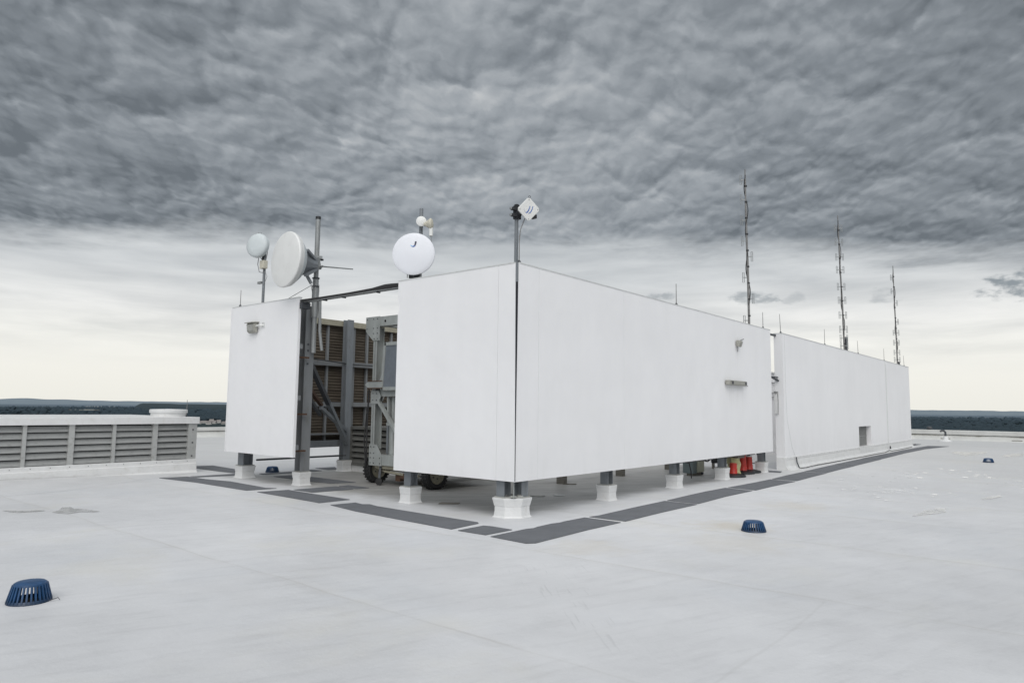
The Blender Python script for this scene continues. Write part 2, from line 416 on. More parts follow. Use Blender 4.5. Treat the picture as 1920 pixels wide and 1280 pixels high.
def puff(p):
    a = nt.noise(p, 4.6, 6, .55)
    v = nt.node('ShaderNodeTexVoronoi'); v.feature = 'F1'; v.inputs['Detail'].default_value = 2.0
    v.inputs['Roughness'].default_value = .52; v.inputs['Lacunarity'].default_value = 2.3; v.normalize = True
    nt.put(v.inputs['Vector'], p); v.inputs['Scale'].default_value = 6.0
    d2 = nt.m('MULTIPLY', v.outputs['Distance'], v.outputs['Distance'])
    return nt.m('ADD', nt.m('MULTIPLY', a, .40), nt.m('MULTIPLY', nt.m('SUBTRACT', .35, d2), VA))
VA = 1.25
h0 = puff(p1); h1 = puff(nt.vm('ADD', p1, (-.016, -.021, 0)))
emb = nt.m('SUBTRACT', h0, h1)
lo = nt.noise(p00, .8, 3, .5)
val = nt.m('ADD', nt.m('ADD', .475, nt.m('MULTIPLY', emb, 2.25)), nt.m('MULTIPLY', nt.m('SUBTRACT', lo, .5), .42))
val = nt.m('ADD', val, nt.m('MULTIPLY', nt.m('SUBTRACT', h0, .42), .50))
# darker cloud away to both sides of the view direction
val = nt.m('SUBTRACT', val, nt.lin(nt.m('ABSOLUTE', B), .3, 1.5, 0, .31))
val = nt.m('SUBTRACT', val, nt.lin(A, 1.25, 2.4, .15, 0))
deck = nt.ramp(val, [(.0, (.150, .169, .187)), (.30, (.240, .265, .289)), (.55, (.350, .378, .404)), (.78, (.475, .498, .516)), (1.0, (.60, .61, .615))])
# thin bright layer under the cloud deck, streaked
az = nt.m('ARCTAN2', dy_, dx_)
sp = nt.comb(nt.m('MULTIPLY', az, 3.4), nt.m('MULTIPLY', dz_, 24), 1.3)
st = nt.noise(sp, 1.5, 6, .55, .3)
low = nt.ramp(nt.lin(dz_, -.02, .36), [(.0, (.866, .856, .788)), (.17, (.908, .895, .835)), (.29, (.86, .858, .82)), (.385, (.775, .78, .77)), (.52, (.62, .642, .655)), (.75, (.50, .53, .55)), (1, (.45, .48, .51))])
sk = nt.m('MULTIPLY', nt.m('SUBTRACT', st, .5), nt.m('MULTIPLY', nt.ss(dz_, .035, .11), .80))
low = nt.mix(1.0, low, nt.comb(nt.m('ADD', 1.0, sk), nt.m('ADD', 1.0, nt.m('MULTIPLY', sk, .95)), nt.m('ADD', 1.0, nt.m('MULTIPLY', sk, .88))), 'MULTIPLY')
edge = nt.m('ADD', nt.m('ADD', 4.15, nt.m('MULTIPLY', B, .09)), nt.m('MULTIPLY', nt.m('SUBTRACT', nt.noise(p0, .85, 6, .6), .5), 2.2))
mk = nt.ss(nt.m('SUBTRACT', A, edge), -.40, .50, 1, 0)
cloud = nt.mix(mk, low, deck)
# a few small ragged dark clouds low in the clear band
rag = nt.noise(nt.comb(nt.m('MULTIPLY', az, 26), nt.m('MULTIPLY', dz_, 60), 0), 1.4, 6, .6)
for (ad, ed, wd, hd, am) in ((20.3, 8.75, 2.3, .55, .62), (27.4, 9.05, 1.5, .45, .55), (1.8, 8.55, 3.9, 1.15, .95), (10.9, 8.5, 1.5, .6, .35), (17.2, 8.6, .9, .55, .3)):
    ex = nt.m('DIVIDE', nt.m('SUBTRACT', az, R(ad)), R(wd)); ey = nt.m('DIVIDE', nt.m('SUBTRACT', dz_, math.sin(R(ed))), R(hd))
    q = nt.m('ADD', nt.m('MULTIPLY', ex, ex), nt.m('MULTIPLY', ey, ey))
    q = nt.m('ADD', q, nt.m('MULTIPLY', nt.m('SUBTRACT', rag, .5), 4.5))
    cloud = nt.mix(nt.ss(q, -.2, 1.0, am, 0), cloud, (.26, .295, .32, 1))
# brighter cloud where the hidden sun stands, behind the viewer
sd = Vector((math.cos(SUN_AZ)*math.cos(SUN_EL), math.sin(SUN_AZ)*math.cos(SUN_EL), math.sin(SUN_EL)))
gl = nt.ss(nt.vm('DOT_PRODUCT', D, tuple(sd)), -.15, 1.0, 1.0, 4.4)
cloud = nt.mix(1.0, cloud, nt.comb(gl, nt.m('ADD', nt.m('MULTIPLY', gl, .94), .06), nt.m('ADD', nt.m('MULTIPLY', gl, .88), .12)), 'MULTIPLY')
bgc = nt.node('ShaderNodeBackground'); nt.put(bgc.inputs[0], cloud); bgc.inputs[1].default_value = 1.0
sky = nt.node('ShaderNodeTexSky'); sky.sky_type = 'NISHITA'; sky.sun_disc = False
sky.sun_elevation = SUN_EL; sky.sun_rotation = math.pi/2 - SUN_AZ
bgs = nt.node('ShaderNodeBackground'); nt.put(bgs.inputs[0], sky.outputs[0]); bgs.inputs[1].default_value = .08
ms = nt.node('ShaderNodeMixShader'); ms.inputs[0].default_value = .96
nt.l.new(bgs.outputs[0], ms.inputs[1]); nt.l.new(bgc.outputs[0], ms.inputs[2]); nt.l.new(ms.outputs[0], out.inputs[0])
w.cycles.sampling_method = 'MANUAL'; w.cycles.sample_map_resolution = 512
sl = bpy.data.lights.new('sun', 'SUN'); sl.energy = 1.2; sl.angle = R(45); sl.color = (1, .955, .91)
so = bpy.data.objects.new('sun', sl); col.objects.link(so); so.location = (-20, -20, 30)
so.rotation_euler = (-sd).to_track_quat('-Z', 'Y').to_euler()
sc.view_settings.view_transform = 'Standard'; sc.view_settings.look = 'None'; sc.view_settings.exposure = 0; sc.view_settings.gamma = 1

#BODY
# ------------------------------------------------------------------ the setting
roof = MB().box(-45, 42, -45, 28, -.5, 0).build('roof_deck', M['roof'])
tag(roof, 'white membrane roof deck seamed in wide sheets', kind='structure')

mb = MB()
mb.add([(.27, 10.19, .002), (-10, 10.19, .25), (-10, 7.2, .002), (-3.2, 8.3, .002)], [(0, 1, 2, 3)])
tag(mb.build('roof_cricket', M['roof']), 'gently sloped membrane rising to the louvred unit', kind='structure')
# land far below: polar sheet out to the horizon
lv = []; lf = []
rings = [30, 120, 300, 600, 900, 1200, 1500, 1800, 2200, 2700, 3300, 4000, 5000, 6500, 8500, 11000, 15000, 21000, 30000]
NA = 240
for r in rings:
    for k in range(NA):
        t = 2*math.pi*k/NA; x, y = r*math.cos(t), r*math.sin(t)
        z = -40 + (mnoise.noise((x*.0006, y*.0006, 3.1))*14*min(1, r/3000) if r > 1000 else 0)
        lv.append((x, y, z))
for i in range(len(rings) - 1):
    for k in range(NA):
        k2 = (k+1) % NA; lf.append((i*NA+k, i*NA+k2, (i+1)*NA+k2, (i+1)*NA+k))
lf.append(tuple(range(NA - 1, -1, -1)))
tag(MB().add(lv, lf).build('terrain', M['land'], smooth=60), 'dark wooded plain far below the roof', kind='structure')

def ridge(name, label, az0, az1, n, rf, rb, elev, m):
    vs = []; fs = []; rows = 7
    for i in range(n + 1):
        a = az0 + (az1 - az0)*i/n
        top = 1.65 + rb*math.tan(R(elev(a)))
        for j in range(rows):
            s_ = j/(rows - 1); r = rf + (rb - rf)*s_
            sm = s_*s_*(3 - 2*s_)
            z = -44 + (top + 44)*sm
            z += mnoise.noise((a*1.7, r*.0005, 2.2))*.0009*rf*math.sin(math.pi*min(s_, .85)) if 0 < j else 0
            vs.append((r*math.cos(R(a)), r*math.sin(R(a)), z))
        vs.append((rb*1.15*math.cos(R(a)), rb*1.15*math.sin(R(a)), -44))
    q = rows + 1
    for i in range(n):
        for j in range(rows): fs.append((i*q+j, (i+1)*q+j, (i+1)*q+j+1, i*q+j+1))
    return tag(MB().add(vs, fs).build(name, m, smooth=60), label, kind='structure')
def e_far(a):
    b = .17 + .022*mnoise.noise((a*.35, .5, 0)) + .012*mnoise.noise((a*1.3, 2.5, 0))
    return b + .10*math.exp(-((a - 74.6)/1.1)**2) + .05*math.exp(-((a - 72.4)/.9)**2)
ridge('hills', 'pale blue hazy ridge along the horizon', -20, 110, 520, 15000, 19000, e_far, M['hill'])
def e_near(a):
    t = max(0, min(1, (69.4 - a)/1.9)); t = t*t*(3 - 2*t)
    return -1.1 + t*1.12 - max(0, (67 - a))*.008 + .02*mnoise.noise((a*.9, 9.5, 0))
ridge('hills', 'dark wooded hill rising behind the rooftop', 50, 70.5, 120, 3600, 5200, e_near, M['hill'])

# far-off forest as one mass of crowns
import bmesh
bm = bmesh.new(); bmesh.ops.create_icosphere(bm, subdivisions=1, radius=1)
ICO_V = [v.co.copy() for v in bm.verts]; ICO_F = [tuple(v.index for v in f.verts) for f in bm.faces]; bm.free()
mb = MB()
for i in range(5200):
    a = random.uniform(57, 80) if i % 2 else random.uniform(-3, 14)
    r = 1250*math.exp(random.random()*1.55)
    x, y = r*math.cos(R(a)), r*math.sin(R(a)); s_ = random.uniform(4.5, 9.5)*(1 + (r - 1250)/9000)
    z = -40 + mnoise.noise((x*.0006, y*.0006, 3.1))*14*min(1, r/3000)
    if mnoise.noise((x*.0025, y*.0025, 8.0)) > .34 or (60.5 < a < 64.6 and r < 1650): continue
    mb.add([(x + v.x*s_*1.25*random.uniform(.8, 1.2), y + v.y*s_*1.25*random.uniform(.8, 1.2), z + s_*.55 + v.z*s_*random.uniform(.75, 1.15)) for v in ICO_V], ICO_F)
tag(mb.build('forest', M['tree']), 'dark forest of rounded crowns on the far plain', kind='stuff')

# pale clearings seen over the louvred unit
def clearing(a0, a1, r0, r1):
    pts = []
    for k in range(28):
        t = 2*math.pi*k/28; a = (a0+a1)/2 + (a1-a0)/2*math.cos(t)*(1 + .25*mnoise.noise((k*.7, a0, 0))); r = (r0+r1)/2 + (r1-r0)/2*math.sin(t)
        pts.append((r*math.cos(R(a)), r*math.sin(R(a))))
    return pts
mb = MB()
for c in ((70.4, 72.2, 3000, 3300), (69.2, 71.2, 5400, 6400)):
    pts = clearing(*c)
    mb.prism(pts, -25.5, -24.8)
tag(mb.build('field', M['field']), 'pale cleared strips of land among the distant woods', kind='structure')

# distant houses at the foot of the dark hill
for i in range(9):
    a = (63.9, 63.55, 63.2, 62.8, 62.5, 62.15, 61.9, 63.0, 62.3)[i]; r = (1560, 1610, 1500, 1580, 1640, 1530, 1600, 1690, 1720)[i]
    W_, D_, H_ = random.uniform(7, 13), random.uniform(6, 9), random.uniform(3.5, 5.5)
    c_ = Vector((r*math.cos(R(a)), r*math.sin(R(a)), -40))
    h = thing('house', c_, 'small pale gabled house at the foot of the dark wooded hill', 'house', 'distant houses below the hill')
    t = R(a + 90 + random.uniform(-30, 30)); ux, uy = Vector((math.cos(t), math.sin(t), 0)), Vector((-math.sin(t), math.cos(t), 0))
    def Pw(u, v, z): return c_ + ux*u + uy*v + Vector((0, 0, z))
    MB().add([Pw(-W_/2,-D_/2,0),Pw(W_/2,-D_/2,0),Pw(W_/2,D_/2,0),Pw(-W_/2,D_/2,0),Pw(-W_/2,-D_/2,H_),Pw(W_/2,-D_/2,H_),Pw(W_/2,D_/2,H_),Pw(-W_/2,D_/2,H_)],
             [(0,3,2,1),(4,5,6,7),(0,1,5,4),(1,2,6,5),(2,3,7,6),(3,0,4,7)]).build('wall', M['house_wall'], h)
    MB().add([Pw(-W_/2-.5,-D_/2-.5,H_+.02),Pw(W_/2+.5,-D_/2-.5,H_+.02),Pw(W_/2+.5,D_/2+.5,H_+.02),Pw(-W_/2-.5,D_/2+.5,H_+.02),Pw(-W_/2,0,H_+3.2),Pw(W_/2,0,H_+3.2)],
             [(0,3,2,1),(0,1,5,4),(2,3,4,5),(0,4,3),(1,2,5)]).build('roof', M['house_roof'], h)

# parapets at the two far roof edges
def parapet(name, label, horizontal):
    if horizontal: root = thing(name, (0, 28, 0), label, 'parapet')
    else: root = thing(name, (42, 0, 0), label, 'parapet')
    prof_w = [(0, 0), (-.35, .0), (-.10, .20), (-.06, .26), (0, .26)]      # sloped cant and upstand, outwards negative
    if horizontal:
        MB().prism([(28 + u*1.0, z) for u, z in [(.5,0),(-.40,0.0),(-.10,.17),(-.02,.28),(.5,.28)]], -45, 42, 'yz').build('upstand', M['parapet'], root)
        MB().box(-45, 42.5, 27.9, 28.6, .30, .47).build('coping', M['parapet'], root, bevel=.02)
    else:
        MB().prism([(42 + u, z) for u, z in [(.5,0),(-.40,0.0),(-.10,.17),(-.02,.30),(.5,.30)]], -45, 27.8, 'xz').build('upstand', M['parapet'], root)
        MB().box(41.9, 42.6, -45, 27.8, .32, .585).build('coping', M['parapet'], root, bevel=.02)
        for y in (.1, -3.45): MB().box(41.70, 41.9, y-.25, y+.25, .06, .10).build('scupper', M['scrap_dark'], root)
    return root
parapet('parapet_wall', 'low white parapet with stained joint along the right roof edge', False)
parapet('parapet_wall', 'low white parapet behind the left antenna wall', True)

# ------------------------------------------------------------------ screen walls
ZT, ZB = 3.84, .56
def base_ring(cx, cy, hw, z): return [(cx-hw, cy-hw, z), (cx+hw, cy-hw, z), (cx+hw, cy+hw, z), (cx-hw, cy+hw, z)]
def post_base(parent, cx, cy, s=1.0, h=.27):
    rs = [(.215, .0), (.188, .03), (.180, .09), (.178, .15), (.186, .155), (.190, .20), (.200, .25), (.200, h)]
    b = MB().loft([base_ring(cx, cy, r*s*.70, z) for r, z in rs]).build('post_base', M['flash'], parent, bevel=.006)
    MB().box(cx-.125*s, cx+.125*s, cy-.125*s, cy+.125*s, h-.005, h+.018).build('sealant', M['cap_grime'], b)
    return b
def post(parent, x, y, z0, z1, along='x', w=.165, base=True, m='steel'):
    p = MB().hcol(x, y, z0, z1, w, w, .014, along).build('support_post', M[m], parent)
    if base: post_base(p, x, y, h=min(.27, z0 + .27))
    return p
# long right-hand wall
t = thing('screen_wall', (0, 0, 0), 'long white screen wall raised on posts, running right from the front corner', 'screen wall', 'white equipment screen walls')
for x0, x1 in ((.0605, .549), (.553, 3.158), (3.162, 11.0)):
    MB().box(x0, x1, 0, .06, ZB, ZT).build('panel', M['panel'], t)
MB().box(.05, 11.003, -.006, .075, ZT, ZT + .018).build('coping', M['coping'], t)
for z in (.66, 1.75, 2.8, 3.68): MB().box(.3, 10.98, .065, .15, z, z + .1).build('girt', M['steel_mid'], t)
for x in (2.98, 5.70, 8.22, 10.86): post(t, x, .27, .25, 3.7, 'x')
# left wall
t = thing('screen_wall', (0, 1.3, 0), 'short white screen wall below the round white dish, left of the front corner', 'screen wall', 'white equipment screen walls')
MB().box(0, .06, .0605, .368, ZB, ZT).build('panel', M['panel'], t)
MB().box(.001, .060, .001, .060, ZB, ZT).build('corner_trim', M['panel'], t)
# gate-side panel with the small notch in its free edge
MB().prism([(.372, ZB), (2.70, ZB), (2.70, 2.2), (2.695, 3.27), (2.665, 3.33), (2.665, 3.42), (2.70, 3.52), (2.70, ZT), (.372, ZT)], 0, .06, 'yz').build('panel', M['panel'], t)
MB().box(-.006, .075, .05, 2.703, ZT, ZT + .018).build('coping', M['coping'], t)
MB().prism([(-.004, -.004), (.027, -.004), (-.004, .027)], 3.55, ZT + .012).build('corner_cap', M['steel'], t)
sv = []
for z, wd in ((ZB + .01, .005), (1.2, .006), (1.9, .012), (2.9, .021), (3.55, .025)):
    sv += [(-.003, -.003, z), (wd, -.003, z), (-.003, wd, z)]
mb = MB(); fs = []
for i in range(4):
    for k in range(3):
        k2 = (k+1) % 3; fs.append((i*3+k, i*3+k2, (i+1)*3+k2, (i+1)*3+k))
mb.add(sv, fs + [(2, 1, 0), (12, 13, 14)]).build('corner_seal', M['seal'], t)
for z in (.66, 1.75, 2.8, 3.68): MB().box(.065, .15, .3, 2.66, z, z + .1).build('girt', M['steel_mid'], t)
p_ = post(t, .17, .36, .27, 3.7, 'x', .155, False); p_ = post(t, .36, .17, .27, 3.7, 'y', .155, False)
poly = [(.065, .465), (.065, .25), (.25, .065), (.465, .065), (.465, .28), (.28, .465)]
cx, cy = .265, .265
rings_ = []
for s_, z in ((1.10, 0), (.99, .03), (.95, .10), (.945, .17), (.98, .175), (1.02, .22), (1.08, .27), (1.08, .295)):
    rings_.append([(cx + (x-cx)*s_, cy + (y-cy)*s_, z) for x, y in poly])
b_ = MB().loft(rings_).build('post_base', M['flash'], t, bevel=.006)
mb = MB().prism([(cx + (x-cx)*.98, cy + (y-cy)*.98) for x, y in poly], .29, .312)
for i in range(9): 
    a = random.random()*6.28; mb.lathe([(.001, 0), (.06, .0), (.05, .02), (.01, .028)], (cx + .13*math.cos(a), cy + .13*math.sin(a), .31), seg=8)
mb.build('sealant', M['cap_grime'], b_)
MB().tube([(.10, .10, .30), (.10, .10, .60)], .007, 6).build('conduit', M['galv'], t)
post(t, .27, 2.55, .25, 3.7, 'x')
# far-left wall with the flood light
t = thing('screen_wall', (0, 7, 0), 'narrow white screen wall standing alone at the left, carrying a flood light', 'screen wall', 'white equipment screen walls')
MB().box(0, .06, 5.75, 8.39, .605, ZT).build('panel', M['panel'], t)
MB().box(-.006, .075, 5.747, 8.393, ZT, ZT + .018).build('coping', M['coping'], t)
for z in (.75, 1.75, 2.8, 3.66): MB().box(.065, .15, 5.78, 8.3, z, z + .1).build('girt', M['steel_mid'], t)
for z in (.70, 1.45, 2.62): MB().box(.12, .40, 5.90, 5.96, z, z + .035).build('bracket', M['rust'], t)
p_ = MB().hcol(.48, 6.13, .25, 3.74, .215, .215, .018, 'y').build('support_post', M['steel_mid'], t)
MB().lathe([(.02, 0), (.02, .012)], (.44, 6.02, 2.93), (0, -1, 0), 10).build('bolt', M['darksteel'], p_)
MB().lathe([(.02, 0), (.02, .012)], (.44, 6.02, 2.80), (0, -1, 0), 10).build('bolt', M['darksteel'], p_)
MB().lathe([(.02, 0), (.02, .012)], (.44, 6.02, 2.52), (0, -1, 0), 10).build('bolt', M['darksteel'], p_)
post_base(p_, .48, 6.13)
p_ = MB().hcol(.44, 8.30, .25, 3.7, .235, .235, .018, 'x').build('support_post', M['steel'], t)
post_base(p_, .44, 8.30, 1.2)
# back wall seen from inside
t = thing('screen_wall', (3, 8.4, 0), 'rear screen wall seen from inside, brown ribbed backing on grey steel framing', 'screen wall')
vs = []; fs = []; n = 0; z = .62
prof = []
while z < 3.70:
    j = random.uniform(-.004, .004)
    prof += [(8.385 + j, z), (8.362 + j, z + .022), (8.360 + j, z + .050), (8.385 + j, z + .062)]; z += .074
NX = 60
for (yy, zz) in prof:
    for k in range(NX + 1):
        x = .1 + 10.9*k/NX
        vs.append((x, yy + .004*mnoise.noise((x*1.3, zz*9, 0)), zz + .006*mnoise.noise((x*.9, zz*3, 5))))
for i in range(len(prof) - 1):
    for k in range(NX): fs.append((i*(NX+1)+k, i*(NX+1)+k+1, (i+1)*(NX+1)+k+1, (i+1)*(NX+1)+k))
MB().add(vs, fs).build('corrugated_backing', M['brown'], t)
MB().box(0, 11, 8.40, 8.44, .60, ZT).build('panel', M['panel'], t)
MB().box(.06, 11, 8.22, 8.398, 3.70, 3.842).build('top_channel', M['tan'], t)
for z0, z1, mm in ((2.66, 2.78, 'steel_mid'), (1.63, 1.74, 'steel_mid'), (.62, .78, 'steel'), (.92, .96, 'steel_mid')): MB().box(.1, 11, 8.20, 8.352, z0, z1).build('girt', M[mm], t)
for x in (1.0, 1.95, 2.56, 3.38, 3.82, 4.66, 5.4, 6.2, 7.0, 7.8): MB().box(x-.03, x+.03, 8.29, 8.355, .62, 3.70).build('stud', M['steel_mid'], t)
for x in (3.02, 6.0, 9.0):
    post(t, x, 8.08, .25, 3.86, 'y', .19, True)
MB().bar((.66, 6.45, 2.80), (1.85, 7.2, 1.70), .10, .10).build('brace', M['darksteel'], t)
MB().bar((1.80, 7.17, 1.76), (2.95, 7.92, .72), .10, .10).build('brace', M['steel'], t)
MB().bar((.62, 6.38, 2.16), (1.55, 7.05, 1.66), .075, .075).build('brace', M['rust'], t)
MB().bar((1.5, 7.0, 1.60), (2.95, 7.95, 1.02), .08, .08).build('brace', M['steel'], t)
MB().bar((.62, 6.45, 2.02), (1.6, 7.15, 1.44), .07, .07).build('brace', M['darksteel'], t)
MB().tube([(.6, 8.1, .40), (3.0, 8.0, .40)], .022, 8).build('rail', M['darksteel'], t)
MB().bar((4.7, 8.1, 2.75), (3.8, 8.1, .95), .02, .02).build('brace', M['galv_dark'], t)
MB().tube([(.9, 8.15, 2.86), (1.8, 8.12, 2.82), (2.85, 8.12, 2.74), (3.2, 8.12, 2.72), (4.6, 8.12, 2.72)], .014, 6).build('conduit', M['black'], t)

# gate header
t = thing('gate_header', (.05, 4.2, 3.7), 'dark sagging header beam bridging the open gate gap at wall-top height', 'header beam')
MB().bar((.10, 5.78, 3.755), (.10, 2.70, 3.755), .12, .022).build('rail', M['galv_dark'], t)
mb = MB().tube([(.06, 5.80, 3.775), (.06, 5.2, 3.775), (.06, 4.2, 3.775), (.06, 3.5, 3.785), (.06, 3.15, 3.800), (.06, 2.98, 3.797), (.06, 2.70, 3.79)], [.038, .030, .030, .034, .050, .050, .040], 8)
mb.build('rubber_cover', M['cable'], t, smooth=50)
for y in (5.6, 5.0, 4.4, 3.38): MB().box(.06, .15, y-.012, y+.012, 3.72, 3.748).build('clip', M['darksteel'], t)
MB().box(.02, .22, 5.66, 5.78, 3.62, 3.745).build('bracket', M['darksteel'], t)

# second screen building to the right
t = thing('screen_wall', (12, 0, 0), 'far white screen wall sealed down to the roof, with a small recessed vent', 'screen wall', 'white equipment screen walls')
X1, X2 = 11.97, 30.45
mb = MB().box(X1, 20.3, 0, .24, .30, ZT).box(22.2, 25.16, 0, .24, .30, ZT)
mb.box(20.3, 22.2, 0, .24, 1.10, ZT)
mb.box(20.3, 22.2, 0, .24, .30, .335)
mb.build('panel', M['panel'], t)
MB().box(25.165, X2, .004, .24, .30, ZT).build('panel', M['panel'], t)
MB().box(X1-.006, X2+.005, -.008, .25, ZT, ZT+.02).build('coping', M['coping'], t)
poly = [(.0, .345), (-.018, .345), (-.018, .285), (-.010, .275), (-.03, .10), (-.075, .035), (-.16, .0), (.24, .0), (.24, .345)]
MB().prism(poly, X1-.02, X2+.02, 'yz').build('base_flashing', M['flash'], t, bevel=.004)
mb = MB()
x = X1 + .12
while x < X2: mb.box(x-.006, x+.006, -.022, -.018, .315, .327); x += .30
mb.build('fastener', M['greycable'], t)
wf = MB().box(20.3, 22.2, .18, .20, .335, 1.10).build('vent_opening', M['void'], t)
mb = MB()
for i in range(22): mb.box(20.33 + i*.085, 20.36 + i*.085, .16, .18, .335, 1.10)
mb.box(20.3, 22.2, .155, .162, .70, .73)
mb.build('grating', M['louvre'], wf)
MB().box(20.22, 22.35, -.03, -.019, .03, .30).build('patch', M['flash'], t, bevel=.004)
MB().tube([(12.15, -.004, 3.8), (12.15, -.006, 2.2), (12.2, -.008, 1.4), (12.55, -.01, .62), (12.78, -.02, .35)], .0028, 6).build('wire', M['coping'], t)
MB().tube([(12.80, -.045, .33), (12.80, -.06, .18), (12.80, -.12, .03)], .018, 8).build('conduit', M['darksteel'], t)
MB().box(25.155, 25.175, -.006, -.001, .35, ZT).build('joint_strip', M['coping'], t)
b_ = thing('junction_box', (11.9, .24, 1.8), 'grey electrical box on the shaded end of the far screen wall', 'electrical box')
MB().box(11.90, 11.968, .17, .245, 1.56, 2.12).build('box_body', M['flash'], b_, bevel=.005)
MB().tube([(11.93, .15, 2.2), (11.93, .14, 1.9), (11.93, .15, 1.55)], .010, 6).build('conduit', M['greycable'], b_)
MB().box(11.88, 11.965, .18, .245, 2.14, 2.20).build('box_hood', M['greycable'], b_)
b_ = thing('wall_clamp', (11.85, .25, 2.55), 'dark bent clamp bridging the narrow slit between the two long white walls', 'clamp')
MB().bar((11.5, .3, 2.62), (11.97, .16, 2.60), .05, .025).build('arm', M['darksteel'], b_)
MB().bar((11.72, .24, 2.60), (11.97, .14, 2.50), .06, .04).build('hook', M['darksteel'], b_)
b_ = thing('wall_tie', (11.5, .2, 3.7), 'dark tie bar joining the tops of the two long white walls', 'tie bar')
MB().bar((10.95, .18, 3.77), (11.97, .20, 3.80), .06, .05).build('bar', M['darksteel'], b_)
# lower white block standing inside, behind the far wall
t = thing('penthouse_block', (20, 5, 0), 'lower white penthouse block glimpsed through the slit between the long walls', 'penthouse')
MB().box(12.8, 30, 3.0, 7.6, .0, 3.12).build('wall', M['panel'], t)
MB().box(12.75, 30.05, 2.95, 7.65, 3.12, 3.18).build('coping', M['coping'], t)
for z in (2.75, 2.35, 2.18): MB().tube([(12.9, 2.94, z), (30, 2.94, z)], .02, 6).build('conduit', M['greycable'], t)

# rooftop cable along the far wall
pts = [(12.80, -.12, .02), (13.2, -.20, .02), (13.7, -.19, .03), (14.6, -.15, .025), (16.0, -.17, .02), (18, -.17, .02), (20, -.20, .02), (21.7, -.17, .02), (23.6, -.19, .02), (24.7, -.13, .05), (25.1, -.16, .02), (26.4, -.19, .02), (28, -.17, .02), (29.6, -.13, .02), (31.5, .1, .02), (33.2, .3, .02)]
tag(MB().tube(pts, .012, 6).build('cable', M['cable'], smooth=60), 'black cable lying along the foot of the far white wall', 'cable')
t = thing('conduit_stub', (25.1, -.05, 0), 'thin white drop line ending in a dark knob at the foot of the far wall', 'conduit')
MB().tube([(25.25, -.02, 3.7), (25.2, -.02, 1.5), (25.15, -.03, .36)], .007, 6).build('drop_line', M['coping'], t)
MB().tube([(25.1, -.09, .22), (25.1, -.10, .10)], [.02, .035], 8).build('knob', M['black'], t)

# ------------------------------------------------------------------ walkway mats
def mat_obj(pts, label, group, lift=.003):
    cx = sum(p[0] for p in pts)/len(pts); cy = sum(p[1] for p in pts)/len(pts)
    mb = MB(); mb.prism([(cx + (x-cx)*(1 - .018/max(.3, abs(x-cx)))if abs(x-cx) > .3 else x, cy + (y-cy)*(1 - .018/max(.3, abs(y-cy))) if abs(y-cy) > .3 else y) for x, y in pts], lift, lift + .007)
    return tag(mb.build('walkway_mat', M['mat'], bevel=.002), label, 'mat', group)
GR = 'grey mats along the long right-hand walls'; GL = 'grey mats on the left side of the enclosure'
mat_obj([(-1.20,-.57),(-.45,-.56),(-.31,-.60),(-.20,-.57),(.15,-.555),(.32,-.59),(.47,-.575),(.98,-.59),(.97,-1.245),(.09,-1.235),(-1.14,-1.275),(-1.24,-1.20)], 'grey ribbed mat lying at the front corner, nearest of the right-hand row', GR)
mat_obj([(1.05,-.605),(1.25,-.64),(2.4,-.60),(3.59,-.585),(3.58,-1.235),(2.3,-1.22),(1.07,-1.245)], 'second grey mat of the right-hand row, in front of the first post', GR)
mat_obj([(3.65,-.585),(4.45,-.545),(5.5,-.50),(6.44,-.54),(6.34,-1.185),(5.0,-1.16),(3.64,-1.215)], 'third grey mat of the right-hand row, in front of the second post', GR)
mat_obj([(6.52,-.54),(7.8,-.58),(9.00,-.605),(8.92,-1.235),(7.6,-1.20),(6.44,-1.205)], 'fourth grey mat of the right-hand row, below the strip light', GR)
mat_obj([(9.10,-.60),(10.4,-.53),(11.76,-.52),(11.82,-1.13),(10.4,-1.17),(9.08,-1.215)], 'fifth grey mat of the right-hand row, in front of the orange tubes', GR)
mat_obj([(11.9,-.515),(13.5,-.45),(15.15,-.42),(15.08,-1.05),(13.5,-1.06),(11.95,-1.12)], 'sixth grey mat of the right-hand row, at the near corner of the far wall', GR)
mat_obj([(15.26,-.42),(18.0,-.38),(18.9,-.37),(18.95,-.98),(17.2,-1.02),(15.2,-1.05)], 'grey mat along the far wall, before the recessed vent', GR)
mat_obj([(19.0,-.37),(21.5,-.35),(23.4,-.34),(23.4,-.87),(21,-.92),(19.03,-.97)], 'grey mat along the far wall, in front of the recessed vent', GR)
mat_obj([(23.47,-.34),(26.5,-.31),(31.8,-.46),(32.2,-1.34),(28.2,-.90),(23.47,-.86)], 'last grey mat of the right-hand row, past the recessed vent', GR)
mat_obj([(30.6,.12),(33.4,.07),(33.6,.42),(31.2,.46)], 'small grey mat just past the far end of the far wall', GR)
mat_obj([(11.46,.33),(11.47,-.07),(11.0,-.18),(10.95,.14)], 'small loose grey mat in the slit between the two long walls', GR)
mat_obj([(-1.17,.04),(-.64,.04),(-.60,-.08),(-.61,-.46),(-1.16,-.45)], 'short grey mat beside the front corner, between two longer mats', GL)
mat_obj([(-.88,3.26),(-.42,3.19),(-.46,2.95),(-.36,2.86),(-.44,2.58),(-.47,1.4),(-.48,.27),(-.54,.20),(-1.16,.15),(-1.10,1.3),(-1.04,2.4)], 'long wavy grey mat in front of the short wall with the round dish', GL)
mat_obj([(-.80,5.66),(-.18,5.56),(-.21,4.6),(-.24,3.54),(-.88,3.56),(-.84,4.6)], 'grey mat in front of the open gate gap', GL)
mat_obj([(-.13,5.52),(.83,5.40),(.78,4.74),(-.13,4.86)], 'grey mat turning in through the open gate gap', GL)
mat_obj([(.87,5.40),(1.12,5.40),(1.13,4.70),(.83,4.74)], 'short grey mat just inside the gate, before the trailer wheel', GL)
